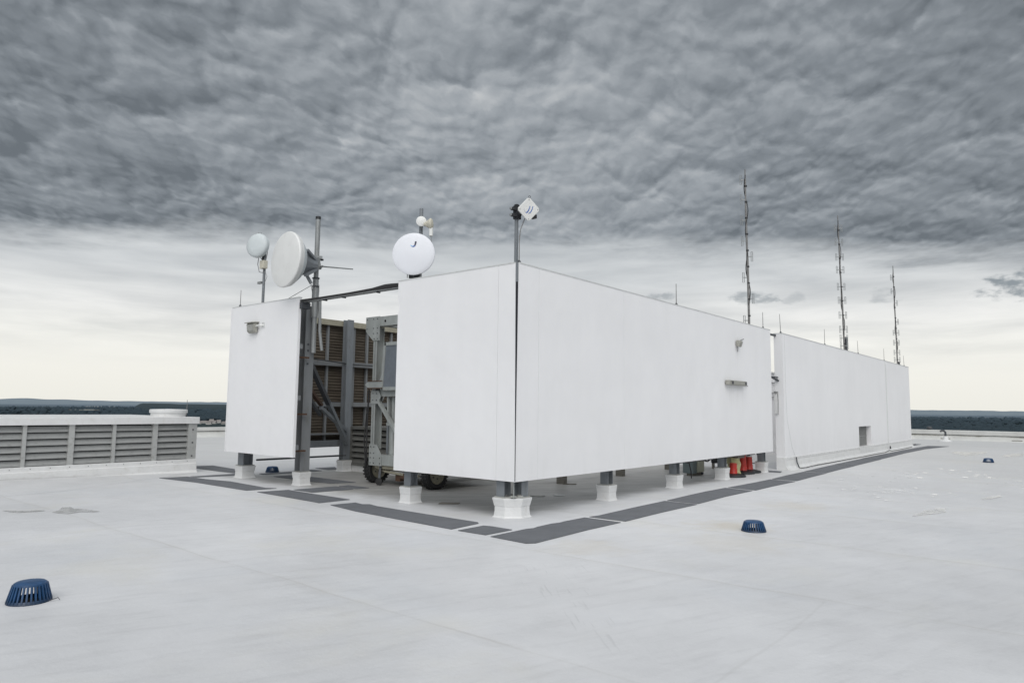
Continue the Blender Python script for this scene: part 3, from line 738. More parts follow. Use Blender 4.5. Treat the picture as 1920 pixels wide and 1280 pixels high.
mat_obj([(-.98,9.44),(-.39,9.33),(-.36,8.52),(-.22,7.70),(-.32,6.14),(-.22,5.90),(-.83,6.00),(-.83,7.98)], 'long grey mat in front of the narrow wall with the flood light', GL)
mat_obj([(-.35,9.28),(.68,9.20),(1.02,9.2),(1.0,8.80),(.59,8.84),(-.32,9.02)], 'grey mat crossing behind the narrow wall toward its left post', GL)
mat_obj([(1.04,11.85),(1.46,11.72),(1.32,10.3),(1.1,9.35),(.78,9.30),(.72,9.97),(.75,11.25)], 'grey mat running back beside the louvred unit', GL)
mat_obj([(1.00,8.04),(1.44,8.04),(1.58,7.37),(1.60,5.72),(1.06,5.90),(.98,6.54)], 'grey mat inside the enclosure, behind the gate post', GL)
mat_obj([(1.10,8.84),(2.04,8.75),(2.66,8.92),(2.68,8.50),(2.0,8.45),(1.05,8.58)], 'grey mat running under the rear wall, behind the blue drain', GL)
mat_obj([(2.95,9.22),(3.55,9.15),(3.2,8.58),(2.92,8.60)], 'small grey mat beyond the rear wall, by the inner post', GL)

# ------------------------------------------------------------------ roof drains
def make_drain(loc, label, s=1.0, rot=0):
    t = thing('roof_drain', (0, 0, 0), label, 'roof drain', 'blue roof drain domes')
    # dome cage: top cap, slender ribs, base ring
    MB().lathe([(.002, .186), (.055, .185), (.105, .178), (.122, .166), (.126, .150), (.120, .149), (.10, .162), (.002, .170)], (0, 0, 0), seg=36, closed=False).build('cap', M['blue'], t, smooth=40)
    mb = MB(); n = 30
    for k in range(n):
        a = 2*math.pi*k/n; c_, s_ = math.cos(a), math.sin(a)
        mb.bar((c_*.121, s_*.121, .155), (c_*.158, s_*.158, .008), .013, .020, (-s_*0 + c_, s_, 0))
    mb.build('rib', M['blue'], t)
    MB().lathe([(.148, .030), (.156, .030), (.166, .010), (.168, .002), (.150, .002), (.147, .015)], (0, 0, 0), seg=36, closed=False).build('base_ring', M['blue'], t, smooth=40)
    MB().lathe([(.0, .004), (.145, .004)], (0, 0, 0), seg=24, closed=False).build('sump', M['void'], t)
    t.location = loc; t.rotation_euler = (R(rot), 0, random.random()*6); t.scale = (s, s, s*.93)
    return t
d0 = make_drain((-5.968, .345, 0), 'blue slotted drain dome in the left foreground, largest of the four', .98)
for loc, lb, s_ in (((1.62, -2.93, 0), 'blue slotted drain dome in the open roof, in front of the long wall', .99),
                    ((20.4, -3.95, 0), 'small blue drain dome far out on the right', .98),
                    ((1.58, 9.02, 0), 'blue drain dome half under the narrow wall, beside its left post', .98)):
    c_ = copy_tree(d0); c_.location = loc; c_['label'] = lb; c_.scale = (s_, s_, s_*.80); c_.rotation_euler = (0, 0, random.random()*6)
tag(MB().tube([(-5.86, .205, .012), (-5.81, .175, .03), (-5.80, .165, .012)], .003, 6).build('twig', M['darksteel'], smooth=60), 'thin dark twig caught beside the left foreground drain', 'twig')

# ------------------------------------------------------------------ rain water
def blob(pts, n=90, amp=.12, f=2.6):
    # densify outline and roughen it
    out_ = []; L_ = len(pts)
    per = sum((Vector(pts[i]) - Vector(pts[(i+1) % L_])).length for i in range(L_))
    for i in range(L_):
        a, b = Vector(pts[i]), Vector(pts[(i+1) % L_]); k = max(2, int(n*(b-a).length/per))
        for j in range(k):
            p = a.lerp(b, j/k); nn = mnoise.noise_vector((p.x*f, p.y*f, 1.7))
            out_.append((p.x + nn.x*amp, p.y + nn.y*amp))
    return out_
mb = MB()
for pts, amp in (([(-4.69,6.24),(-4.49,6.11),(-4.26,5.94),(-4.22,5.80),(-4.35,5.78),(-4.57,5.85)], .04),
                 ([(-4.20,5.62),(-4.02,5.75),(-3.93,6.02),(-3.83,5.98),(-3.84,5.72),(-3.76,5.60),(-3.74,5.30),(-3.66,5.10),(-3.78,5.12),(-3.92,5.28),(-4.10,5.20),(-4.16,5.32)], .07),
                 ([(26.1,-2.1),(27.5,-2.2),(26.9,-2.6),(27.9,-3.1),(26.5,-3.3),(25.2,-3.0),(23.8,-3.0),(24.8,-2.6)], .22),
                 ([(25.3,-3.9),(27.7,-4.3),(27.9,-4.5),(25.9,-4.6),(24.4,-4.1)], .2),
                 ([(8.29,-4.86),(9.26,-5.11),(8.85,-5.16),(8.08,-4.94)], .06),
                 ([(5.74,-4.31),(6.31,-4.63),(5.60,-4.66),(4.71,-4.36)], .07),
                 ([(29,-5),(33,-5.5),(34,-7),(30,-6.6)], .5)):
    o_ = blob(pts, 90, amp); mb.add([(x, y, .006) for x, y in o_], [tuple(range(len(o_)))])
tag(mb.build('water', M['water']), 'shallow rain puddles lying on the white roof', kind='structure')
mb = MB()
for i in range(120):
    x = random.uniform(6.5, 17); y = -1.9 - random.uniform(.2, 1)*(.30*x) + random.gauss(0, .3)
    if mnoise.noise((x*.4, y*.6, 4)) < -.15: continue
    r_ = random.uniform(.015, .055)*(1 + (x-6)*.06); k = 11
    ph = random.random()*9
    mb.add([(x + r_*1.5*(1 + .4*mnoise.noise((q*.9, ph, 0)))*math.cos(6.283*q/k), y + r_*(1 + .4*mnoise.noise((q*.9, ph, 3)))*math.sin(6.283*q/k), .002 + i*1.2e-5) for q in range(k)], [tuple(range(k))])
tag(mb.build('water_spots', M['spots']), 'scatter of bright wet spots drying on the roof at the right', kind='stuff')

# ------------------------------------------------------------------ louvred unit at the left
t = thing('louvred_unit', (-4, 12, 0), 'long low grey louvred unit with a flat white cap, at the left edge', 'louvred unit', 'grey louvred ventilation units')
def louvre_bay(parent, x0, x1, y, z0, z1, n, ax='x', m='louvre'):
    mb = MB(); h = (z1 - z0)/n
    for i in range(n):
        zz = z0 + i*h
        if ax == 'x':
            mb.add([(x0, y, zz + .01), (x1, y, zz + .01), (x1, y + .06, zz + h*.86), (x0, y + .06, zz + h*.86), (x0, y + .004, zz), (x1, y + .004, zz), (x1, y + .068, zz + h*.85), (x0, y + .068, zz + h*.85)],
                   [(0,1,2,3),(7,6,5,4),(0,4,5,1),(1,5,6,2),(2,6,7,3),(3,7,4,0)])
        else:
            mb.add([(y, x0, zz + .01), (y, x1, zz + .01), (y + .06, x1, zz + h*.80), (y + .06, x0, zz + h*.80), (y + .004, x0, zz), (y + .004, x1, zz), (y + .068, x1, zz + h*.79), (y + .068, x0, zz + h*.79)],
                   [(0,3,2,1),(4,5,6,7),(0,1,5,4),(1,2,6,5),(2,3,7,6),(3,0,4,7)])
    return mb.build('louvre_blades', M[m], parent)
YF = 10.30
MB().box(-10, .24, YF + .10, 14.2, .30, 1.17).build('dark_core', M['void'], t)
xs = [-9.2, -8.3, -7.4, -6.5, -5.6, -4.75, -3.9 + .02 - .0, -3.33, -2.47, -1.62, -.73, .10]
xs = [-9.4, -8.5, -7.6, -6.75, -5.9, -5.05, -4.19, -3.33, -2.47, -1.62, -.73, .10]
for i in range(len(xs) - 1): louvre_bay(t, xs[i], xs[i+1], YF, .335, 1.165, 6)
for i, x in enumerate(xs[:-1]):
    wd = (.055, .035)[i % 2]
    MB().box(x - wd, x + wd, YF - .025, YF + .085, .325, 1.175).build('mullion', M['louvre_frame'], t)
mb = MB().box(.045, .25, YF - .03, YF + .09, .325, 1.175)
e_ = mb.build('end_post', M['louvre_frame'], t)
for z in (.40, .72, 1.03): MB().lathe([(.02, 0), (.02, .008)], (.15, YF - .03, z), (0, -1, 0), 8).build('bolt', M['darksteel'], e_)
MB().box(.20, .25, YF + .09, 14.2, .325, 1.175).build('side_panel', M['louvre_frame'], t)
MB().box(-10, .29, YF - .07, 14.3, 1.175, 1.335).build('cap', M['flash'], t, bevel=.01)
MB().prism([(YF - .035, .325), (YF - .035, .225), (YF - .06, .22), (YF - .07, .06), (YF - .13, 0), (14.25, 0), (14.25, .325)], -10, .27, 'yz').build('curb', M['flash'], t, bevel=.006)
for i in range(15): MB().box(-5 + i*.36, -4.985 + i*.36, YF - .040, YF - .035, .27, .29).build('fastener', M['greycable'], t)
t = thing('roof_vent', (-.13, 11.0, 1.33), 'low round white vent cap on top of the long louvred unit', 'roof vent')
MB().lathe([(.40, 0), (.40, .10)], (-.13, 11.0, 1.335), seg=40).build('collar', M['flash'], t, smooth=40)
MB().lathe([(.425, .09), (.43, .10), (.43, .165), (.41, .178), (.01, .19)], (-.13, 11.0, 1.335), seg=40).build('cap', M['flash'], t, smooth=40)

def rod(x, y, z, h, label, lean=(0, 0)):
    t = thing('lightning_rod', (x, y, z), label, 'lightning rod', 'thin lightning rods on the wall tops')
    MB().tube([(x, y, z + .02), (x + lean[0], y + lean[1], z + h)], [.009, .006], 6).build('rod', M['tower_metal'], t)
    MB().lathe([(.028, 0), (.028, .02), (.015, .045)], (x, y, z), seg=10).build('rod_base', M['darksteel'], t)
rod(.20, 10.75, 1.33, .42, 'thin lightning rod on the right end of the louvred unit')
ZC = ZT + .018
rod(.10, .045, ZC, .44, 'thin lightning rod just right of the corner pole')
rod(5.42, .045, ZC, .46, 'lone thin lightning rod halfway along the long right-hand wall')
rod(10.58, .045, ZC, .44, 'thin lightning rod near the far end of the long right-hand wall, by the tallest mast')
rod(11.99, .045, ZC, .54, 'slightly leaning lightning rod on the near corner of the far wall', (-.06, 0))
rod(16.36, .045, ZC, .53, 'thin lightning rod on the far wall, left of the middle mast')
rod(20.80, .045, ZC, .50, 'thin lightning rod on the far wall, right of the middle mast', (-.06, 0))
rod(25.28, .045, ZC, .53, 'thin lightning rod on the far wall, left of the farthest mast')
rod(29.60, .045, ZC, .50, 'thin lightning rod at the far end of the far wall', (-.08, 0))
rod(.035, 8.12, ZC, .38, 'thin lightning rod on the narrow wall, left of the small drum dish')

# ------------------------------------------------------------------ louvred unit inside the enclosure
t = thing('louvred_unit', (4, 7, 0), 'small grey louvred unit inside the enclosure, behind the trailer frame', 'louvred unit', 'grey louvred ventilation units')
MB().box(3.26, 5.6, 4.9, 8.05, .2, 1.09).build('dark_core', M['void'], t)
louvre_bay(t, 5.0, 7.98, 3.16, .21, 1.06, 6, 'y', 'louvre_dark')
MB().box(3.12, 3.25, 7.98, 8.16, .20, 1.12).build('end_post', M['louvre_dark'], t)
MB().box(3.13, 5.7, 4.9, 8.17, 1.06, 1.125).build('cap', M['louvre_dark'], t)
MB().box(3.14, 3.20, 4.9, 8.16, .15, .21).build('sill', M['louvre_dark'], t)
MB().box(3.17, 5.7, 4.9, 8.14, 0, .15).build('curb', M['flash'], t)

# ------------------------------------------------------------------ antennas at the left
# slender pole with small drum dish
PX_, PY_ = .17, 7.41
t = thing('antenna_pole', (PX_, PY_, 2.6), 'slim dark pole behind the narrow wall, holding the small drum dish', 'antenna pole', 'antenna poles on the walls')
MB().tube([(PX_, PY_, 2.6), (PX_, PY_, 5.38)], .030, 10).build('pole', M['steel'], t, smooth=50)
MB().bar((PX_ - .02, PY_ + .05, 4.36), (PX_ - .02, PY_ + .19, 4.36), .05, .05).build('clamp', M['galv_dark'], t)
t = thing('radio_unit', (PX_, PY_, 4.68), 'small beige radio box strapped to the slim left pole', 'radio box')
MB().box(PX_ - .09, PX_ + .02, PY_ - .10, PY_ + .06, 4.66, 4.84).build('box_body', M['beigeplastic'], t, bevel=.01)
MB().tube([(PX_ - .05, PY_ + .02, 4.86), (PX_ - .05, PY_ + .16, 4.98), (PX_ - .05, PY_ + .20, 4.78), (PX_ - .05, PY_ + .12, 4.60), (PX_ - .03, PY_, 4.57), (PX_ - .03, PY_ - .04, 4.66)], .009, 6).build('cable', M['greycable'], t, smooth=60)
MB().tube([(PX_ - .02, PY_ - .08, 4.84), (PX_ - .02, PY_ - .13, 5.0), (PX_ - .02, PY_ - .10, 5.2)], .009, 6).build('cable', M['greycable'], t, smooth=60)
MB().tube([(PX_ - .02, PY_ - .03, 4.30), (PX_ - .02, PY_ - .10, 4.38), (PX_ - .02, PY_ - .16, 4.47), (PX_ - .02, PY_ - .10, 4.56), (PX_ - .02, PY_ - .02, 4.58)], .006, 6).build('cable', M['greycable'], t, smooth=60)
ax = Vector((-.927, -.374, .06)).normalized(); c_ = Vector((-.02, 7.43, 5.165))
t = thing('drum_dish', c_, 'small pale grey drum dish at the far left, on the slim dark pole', 'dish antenna', 'dish antennas')
MB().lathe([(.01, .075), (.12, .070), (.22, .050), (.262, .022), (.272, 0), (.272, -.07), (.262, -.075), (.16, -.13), (.05, -.16)], c_, ax, 44).build('radome', M['radome_grey'], t, smooth=35)
for k in (62, 75, 88, 101):
    a = R(k); s1 = ax.cross(Vector((0, 0, 1))).normalized(); s2 = s1.cross(ax)
    p = c_ + s1*math.cos(a)*.278 + s2*math.sin(a)*.278 - ax*.03
    MB().lathe([(.010, 0), (.010, .02)], p, s1*math.cos(a) + s2*math.sin(a), 8).build('bolt', M['greycable'], t)
MB().bar(c_ - ax*.13, (PX_ + .02, PY_, 5.1), .09, .16).build('mount', M['whiteplastic'], t)
MB().bar((PX_ - .03, PY_ + .01, 5.02), (PX_ - .005, PY_ + .02, 4.84), .055, .07).build('bracket', M['black'], t)
# mast with the big drum dish
MX, MY = .52, 5.95
t = thing('antenna_mast', (MX, MY, 2.8), 'thick galvanised mast beside the gate gap, holding the big ivory dish', 'antenna mast', 'antenna poles on the walls')
MB().tube([(MX, MY, 2.75), (MX, MY, 5.62)], .052, 16).build('pole', M['galv_dark'], t, smooth=50)
MB().tube([(MX, MY, 5.62), (MX, MY, 5.68)], .056, 16).build('cap', M['black'], t, smooth=50)
MB().tube([(MX, MY, 3.5), (MX, MY, 4.12), (MX, MY, 4.16), (MX, MY, 4.30), (MX, MY, 4.34)], [.072, .072, .062, .062, .053], 16).build('sleeve', M['galv_dark'], t, smooth=50)
for z in (4.15, 4.33): MB().lathe([(.078, 0), (.078, .025)], (MX, MY, z), seg=16).build('band', M['darksteel'], t)
MB().tube([(MX + .05, MY - .1, 3.9), (MX + .06, MY - .12, 3.2), (MX + .10, MY - .16, 2.80)], .034, 8).build('conduit', M['galv_dark'], t, smooth=60)
MB().tube([(MX - .05, MY + .05, 4.20), (.1, 6.35, 3.87)], .006, 6).build('guy_wire', M['greycable'], t)
MB().tube([(MX + .05, MY - .05, 4.20), (.3, 5.5, 4.0), (.12, 5.25, 3.82)], .006, 6).build('guy_wire', M['greycable'], t)
MB().tube([(MX, MY - .05, 4.60), (MX, 4.70, 4.39)], [.016, .012], 8).build('side_arm', M['galv_dark'], t)
ax = Vector((-1, .06, .03)).normalized(); c_ = Vector((-.34, 5.79, 4.585))
t = thing('drum_dish', c_, 'big ivory drum dish facing left, biggest dish of all', 'dish antenna', 'dish antennas')
MB().lathe([(.01, .03), (.30, .025), (.50, .012), (.560, -.002), (.573, -.02), (.573, -.05), (.560, -.07), (.54, -.13)], c_, ax, 64).build('radome', M['radome'], t, smooth=35)
MB().lathe([(.54, -.10), (.50, -.17), (.40, -.27), (.27, -.34), (.15, -.37), (.02, -.38)], c_, ax, 56).build('reflector', M['radome_grey'], t, smooth=50)
hub = c_ - ax*.36
mb = MB().lathe([(.27, .04), (.22, -.06), (.16, -.20), (.13, -.32)], hub, ax, 12)
for (dy, dz) in ((.26, .22), (-.26, .22), (.24, -.30), (-.24, -.30)): mb.bar(hub + Vector((-.04, dy, dz)), hub + Vector((.34, dy*.25, dz*.3)), .07, .05)
mb.build('mount', M['steel'], t)
mb = MB().bar(hub + Vector((.26, .06, -.0)), (MX, MY - .03, 4.66), .16, .26)
for z in (4.58, 4.78): mb.bar((MX - .12, MY - .07, z), (MX + .05, MY - .12, z), .05, .06)
mb.build('pole_clamp', M['galv_dark'], t)
for z in (4.60, 4.74): MB().lathe([(.022, 0), (.022, .06)], (MX + .05, MY - .07, z), (.5, -.85, 0), 8).build('bolt', M['darksteel'], t)
MB().bar(hub + Vector((.06, -.05, -.18)), hub + Vector((.20, -.10, -.42)), .07, .05).build('feed_box', M['steel'], t)
MB().tube([hub + Vector((.19, -.10, -.42)), hub + Vector((.30, .0, -.58)), (MX - .05, MY, 4.28)], .006, 6).build('cable', M['greycable'], t, smooth=60)
# pole with the round white dish and two small horns
QX, QY = .30, 2.48
t = thing('antenna_pole', (QX, QY, 3), 'dark pole behind the round white dish', 'antenna pole', 'antenna poles on the walls')
MB().tube([(QX, QY, 2.6), (QX, QY, 5.19)], .033, 10).build('pole', M['steel'], t, smooth=50)
MB().box(.10, .24, QY - .06, QY + .07, 3.90, 4.02).build('clamp', M['black'], t)
def dish_frame(ax):
    ax = ax.normalized(); s1 = Vector((0, 0, 1)).cross(ax).normalized(); s2 = ax.cross(s1); return ax, s1, s2
ax, s1, s2 = dish_frame(Vector((-.80, -.60, .02))); c_ = Vector((.08, 2.42, 4.32))
t = thing('parabolic_dish', c_, 'round white dish with a small blue logo, over the short wall', 'dish antenna', 'dish antennas')
Rd = .375
MB().lathe([(.005, .034), (.10, .030), (.20, .022), (.30, .010), (.355, .000), (Rd, -.010), (Rd + .003, -.026), (Rd - .006, -.034), (.25, -.07), (.08, -.11), (.01, -.112)], c_, ax, 56).build('radome', M['dishwhite'], t, smooth=30)
MB().bar(c_ - ax*.10, (QX, QY, 4.30), .14, .18).build('mount', M['black'], t)
for dy in (-.09, .10): MB().tube([c_ + s1*(dy*1.2 + .0) - s2*.34 - ax*.06, c_ + s1*dy*1.2 - s2*.42 - ax*.06], .008, 6).build('bolt', M['greycable'], t)
def stroke(c, ax, s1, s2, pts, wds, off):
    L = [c + s1*u + s2*v + ax*(off(u, v) if callable(off) else off) for u, v in pts]; vs = []; fs = []; n = len(L)
    for i in range(n):
        d = (L[min(i+1, n-1)] - L[max(i-1, 0)]).normalized(); nrm = ax.cross(d).normalized()
        vs += [L[i] - nrm*wds[i]/2, L[i] + nrm*wds[i]/2]
    fs = [(2*i, 2*i+1, 2*i+3, 2*i+2) for i in range(n - 1)]
    return MB().add(vs, fs)
def bez(p, n=14):
    out_ = []
    for i in range(n + 1):
        t_ = i/n; a = (1-t_)**3; b = 3*t_*(1-t_)**2; c = 3*t_*t_*(1-t_); d = t_**3
        out_.append((p[0][0]*a + p[1][0]*b + p[2][0]*c + p[3][0]*d, p[0][1]*a + p[1][1]*b + p[2][1]*c + p[3][1]*d))
    return out_
dome = lambda u, v: .040 - .30*(u*u + v*v)
lg = bez([(.040, .215), (.038, .110), (-.012, .10), (-.048, .150)])
stroke(c_, ax, s1, s2, lg[:6], [.030, .030, .030, .028, .026, .024], dome).build('logo_stroke', M['logo_navy'], t)
stroke(c_, ax, s1, s2, lg[5:11], [.024, .022, .021, .020, .018, .017], dome).build('logo_stroke', M['logo_blue'], t)
stroke(c_, ax, s1, s2, lg[10:], [.017, .015, .013, .011, .009][:len(lg[10:])], dome).build('logo_stroke', M['logo_sky'], t)
# two little horns
ax, s1, s2 = dish_frame(Vector((-.72, -.69, -.02))); c_ = Vector((.20, 2.37, 4.92))
t = thing('horn_antenna', c_, 'tiny round white horn antenna facing forward, on the pole above the round dish', 'horn antenna', 'tiny horn antennas')
MB().lathe([(.005, .012), (.07, .010), (.090, .0), (.092, -.02), (.085, -.03), (.04, -.10), (.02, -.12)], c_, ax, 32).build('radome', M['whiteplastic'], t, smooth=35)
MB().bar(c_ - ax*.10, (QX, QY, 4.92), .05, .06).build('mount', M['whiteplastic'], t)
ax, s1, s2 = dish_frame(Vector((.55, -.80, .05))); c_ = Vector((.31, 2.22, 4.87))
t = thing('horn_antenna', c_, 'tiny beige horn antenna turned away to the right, on the pole above the round dish', 'horn antenna', 'tiny horn antennas')
MB().lathe([(.005, .03), (.075, .02), (.100, .0), (.102, -.018), (.09, -.03), (.045, -.10), (.025, -.14)], c_, ax, 32).build('radome', M['beigeplastic'], t, smooth=35)
MB().tube([c_ + Vector((-.01, .0, -.07)), c_ + Vector((-.01, .0, -.22))], .036, 12).build('radio', M['whiteplastic'], t, smooth=40)
MB().tube([c_ + Vector((-.01, 0, -.22)), c_ + Vector((-.01, -.02, -.32)), c_ + Vector((-.02, -.03, -.46))], .006, 6).build('cable', M['greycable'], t, smooth=60)
MB().bar(c_ - ax*.10, (QX, QY, 4.90), .05, .05).build('mount', M['beigeplastic'], t)

# corner pole with the diamond panel
KX, KY = .13, .13
t = thing('antenna_pole', (KX, KY, 3), 'square grey pole at the front corner, holding the tilted white panel', 'antenna pole', 'antenna poles on the walls')
MB().box(KX - .023, KX + .023, KY - .023, KY + .023, 3.2, 4.62).build('pole', M['steel'], t, bevel=.004)
MB().box(KX - .028, KX + .028, KY - .028, KY + .028, 4.60, 4.80).build('cap', M['black'], t, bevel=.006)
ax, s1, s2 = dish_frame(Vector((-.50, -.84, -.22))); c_ = Vector((.145, -.10, 4.685))
t = thing('panel_antenna', c_, 'square white panel antenna hung as a diamond, blue strokes on its face', 'panel antenna')
def sq(h, r, d):  # rounded diamond ring (corners up, right, down, left)
    pts = []
    tl = R(4)
    for k in range(4):
        a0 = math.pi/2 - k*math.pi/2
        for j in (-1, 0, 1):
            q = a0 - j*R(r); rad = h*(1.0 if j == 0 else 1.0)
            pts.append(c_ + s1*math.cos(q + tl)*rad + s2*math.sin(q + tl)*rad + ax*d)
    return pts
MB().loft([sq(.150, 6, -.045), sq(.168, 7, -.035), sq(.170, 7, -.008), sq(.163, 7, .0)]).build('face', M['whiteplastic'], t)
MB().lathe([(.10, 0), (.09, -.05), (.05, -.08)], c_ - ax*.045, ax, 16).build('back_shell', M['greycable'], t, smooth=40)
MB().box(.235, .33, -.12, -.03, 4.575, 4.64).build('connector_cover', M['black'], t, bevel=.01)
mb = MB()
for z in (4.61, 4.71):
    mb.bar((KX - .115, KY + .01, z), (KX + .02, KY - .06, z), .05, .042)
mb.box(KX - .05, KX + .04, KY - .06, KY + .03, 4.56, 4.77)
mb.bar((KX, KY - .04, 4.66), c_ - ax*.08, .08, .09)
mb.build('pole_clamp', M['black'], t)
for z in (4.61, 4.71): MB().lathe([(.022, 0), (.022, .02)], (KX - .12, KY + .01, z), (-.9, .4, 0), 10).build('bolt', M['galv_dark'], t)
mb = MB(); ring = []
for k in range(15): ring.append(c_ + s2*(.168 + .022) + s1*math.cos(k*6.283/14)*.017 + s2*math.sin(k*6.283/14)*.017 - ax*.02)
MB().tube(ring, .004, 6, False).build('eyelet', M['darksteel'], t)
MB().tube([c_ - ax*.09 - s2*.08, (KX + .06, KY - .09, 4.52), (KX + .04, KY - .05, 4.40), (KX + .035, KY - .03, 4.2)], .008, 6).build('cable', M['greycable'], t, smooth=60)
for a in (90, 0, 270, 180):
    p = c_ + s1*math.cos(R(a + 4))*.145 + s2*math.sin(R(a + 4))*.145
    MB().lathe([(.007, 0), (.007, .004)], p, ax, 8).build('screw', M['greycable'], t)
l1 = bez([(.014, .052), (.004, -.01), (-.022, -.066), (-.046, -.050)]); l1b = bez([(-.046, -.050), (-.062, -.042), (-.076, -.02), (-.078, .01)], 8)
l2 = bez([(.062, .052), (.056, -.01), (.022, -.072), (-.006, -.060)])
stroke(c_, ax, s1, s2, l1, [.012]*4 + [.0155]*7 + [.014]*4, .0025).build('logo_stroke', M['logo_blue'], t)
stroke(c_, ax, s1, s2, l1b, [.012, .011, .010, .008, .007, .006, .005, .004, .003], .0025).build('logo_stroke', M['logo_pale'], t)
stroke(c_, ax, s1, s2, l2, [.011]*4 + [.0145]*6 + [.012, .010, .008, .007, .006], .0025).build('logo_stroke', M['logo_blue'], t)

# ------------------------------------------------------------------ tall dipole masts
def dipole_mast(base, top, loops, label, both=False, lean_noise=.03, z0=2.2):
    b = Vector(base); tp = Vector(top)
    t = thing('dipole_mast', (b.x, b.y, z0), label, 'radio mast', 'tall dipole masts')
    def at(s_): 
        p = b.lerp(tp, s_); p.x += lean_noise*math.sin(s_*7)*(s_*(1-s_))*2; return p
    low = b + (b - tp).normalized()*(b.z - z0)
    pts = [low] + [at(i/24) for i in range(25)]
    MB().tube(pts, [.032]*12 + [.028]*8 + [.021]*4 + [.016]*2, 8).build('pole', M['tower_metal'], t, smooth=50)
    right = Vector((sa, -ca, 0))
    for s_, sides in loops:
        p = at(s_)
        for sd_ in sides:
            e = p + right*.125*sd_; h = .135; wl = .022
            mb = MB().bar(p, e, .02, .022)
            ring = [e + Vector((0, 0, h)) - right*wl, e + Vector((0, 0, h)) + right*wl, e - Vector((0, 0, h)) + right*wl, e - Vector((0, 0, h)) - right*wl, e + Vector((0, 0, h)) - right*wl]
            mb.tube(ring, .0085, 6, False); mb.build('dipole', M['galv_dark'], t)
    cab = []
    for i in range(60):
        s_ = .0 + .96*i/59; p = at(s_); a = s_*24
        cab.append(p + Vector((math.cos(a)*.034, math.sin(a)*.034, 0)) + right*(.022*math.sin(s_*11)))
    MB().tube(cab, .012, 6).build('cable', M['cable'], t, smooth=60)
    for i in range(9):
        p = at(.05 + i*.105); MB().lathe([(.038, -.02), (.040, 0), (.038, .02)], p + right*.008, seg=8).build('tie', M['black'], t)
    return t
dipole_mast((10.42, .36, 3.99), (10.35, .36, 8.27), [(.02, (-1,)), (.16, (1,)), (.295, (-1,)), (.43, (1,)), (.53, (-1,)), (.665, (-1,)), (.80, (-1,)), (.93, (-1,))],
            'tallest and nearest dipole mast, rising behind the long right-hand wall')
dipole_mast((20.12, .36, 3.95), (19.80, .36, 9.10), [(.035, (-1, 1)), (.09, (-1, 1)), (.155, (-1, 1)), (.26, (-1, 1)), (.37, (-1, 1)), (.47, (-1, 1)), (.595, (-1, 1)), (.69, (-1, 1)), (.80, (-1, 1)), (.905, (-1, 1))],
            'middle dipole mast, leaning slightly above the far wall', lean_noise=.06)
dipole_mast((29.80, .36, 3.95), (29.66, .36, 8.80), [(.05, (-1, 1)), (.12, (-1, 1)), (.22, (-1, 1)), (.32, (-1, 1)), (.43, (1,)), (.62, (1,)), (.74, (-1,)), (.88, (-1,))],
            'farthest dipole mast, near the far end of the far wall', lean_noise=.05)
t = thing('pipe_post', (20.32, .34, 3.4), 'stubby dark pipe standing beside the foot of the middle mast', 'pipe')
MB().tube([(20.32, .34, 3.4), (20.32, .34, 4.48)], .05, 10).build('pipe', M['darksteel'], t, smooth=50)
for z in (4.12, 4.40): MB().bar((20.10, .35, z), (20.36, .34, z), .03, .03).build('clamp', M['darksteel'], t)
t = thing('pipe_post', (30.0, .34, 3.4), 'very short dark pipe beside the foot of the farthest mast', 'pipe')
MB().tube([(30.0, .34, 3.4), (30.0, .34, 4.10)], .055, 10).build('pipe', M['darksteel'], t, smooth=50)
MB().bar((29.78, .35, 4.08), (30.08, .34, 4.08), .04, .04).build('clamp', M['darksteel'], t)

# ------------------------------------------------------------------ lamps
t = thing('flood_light', (-.1, 7.4, 3.32), 'weathered boxy flood light fixed to the narrow left wall', 'flood light')
MB().prism([(-.02, 3.43), (-.11, 3.42), (-.13, 3.39), (-.11, 3.24), (-.06, 3.20), (-.02, 3.21)], 7.24, 7.53, 'xz').build('housing', M['lampbody'], t, bevel=.012)
MB().prism([(-.0, 3.450), (-.16, 3.435), (-.163, 3.415), (-.0, 3.432)], 7.22, 7.55, 'xz').build('visor', M['lampbody'], t)
MB().prism([(-.132, 3.385), (-.113, 3.25), (-.116, 3.248), (-.135, 3.383)], 7.27, 7.50, 'xz').build('lens', M['cap_grime'], t)
MB().tube([(-.06, 7.24, 3.35), (-.06, 7.08, 3.36), (-.0, 7.04, 3.36)], .02, 10).build('arm', M['whiteplastic'], t)
MB().box(-.012, 0, 7.00, 7.09, 3.31, 3.42).build('back_plate', M['coping'], t)
t = thing('flood_light', (8.7, -.1, 3.32), 'small grey flood light high on the long right-hand wall', 'flood light')
MB().prism([(-.02, 3.36), (-.10, 3.36), (-.13, 3.32), (-.09, 3.20), (-.02, 3.21)], 8.50, 8.68, 'yz').build('housing', M['lampbody'], t, bevel=.012)
MB().tube([(8.66, -.05, 3.36), (8.82, -.09, 3.41), (9.0, -.02, 3.43)], .012, 8).build('arm', M['greycable'], t)
MB().tube([(8.55, -.04, 3.20), (8.55, -.04, 3.08)], .012, 6).build('cable', M['greycable'], t)
t = thing('strip_light', (8.35, -.06, 2.3), 'long narrow strip light lower on the long right-hand wall', 'strip light')
MB().box(7.80, 8.92, -.12, -.02, 2.25, 2.36).build('housing', M['lampbody'], t, bevel=.012)
MB().box(7.90, 8.80, -.135, -.121, 2.262, 2.33).build('lens', M['lampbody'], t, bevel=.004)
for x in (7.97, 8.80): MB().box(x - .05, x + .05, -.142, -.119, 2.27, 2.34).build('end_clip', M['darksteel'], t)
MB().tube([(8.92, -.05, 2.28), (9.2, -.02, 2.26)], .012, 6).build('conduit', M['greycable'], t)

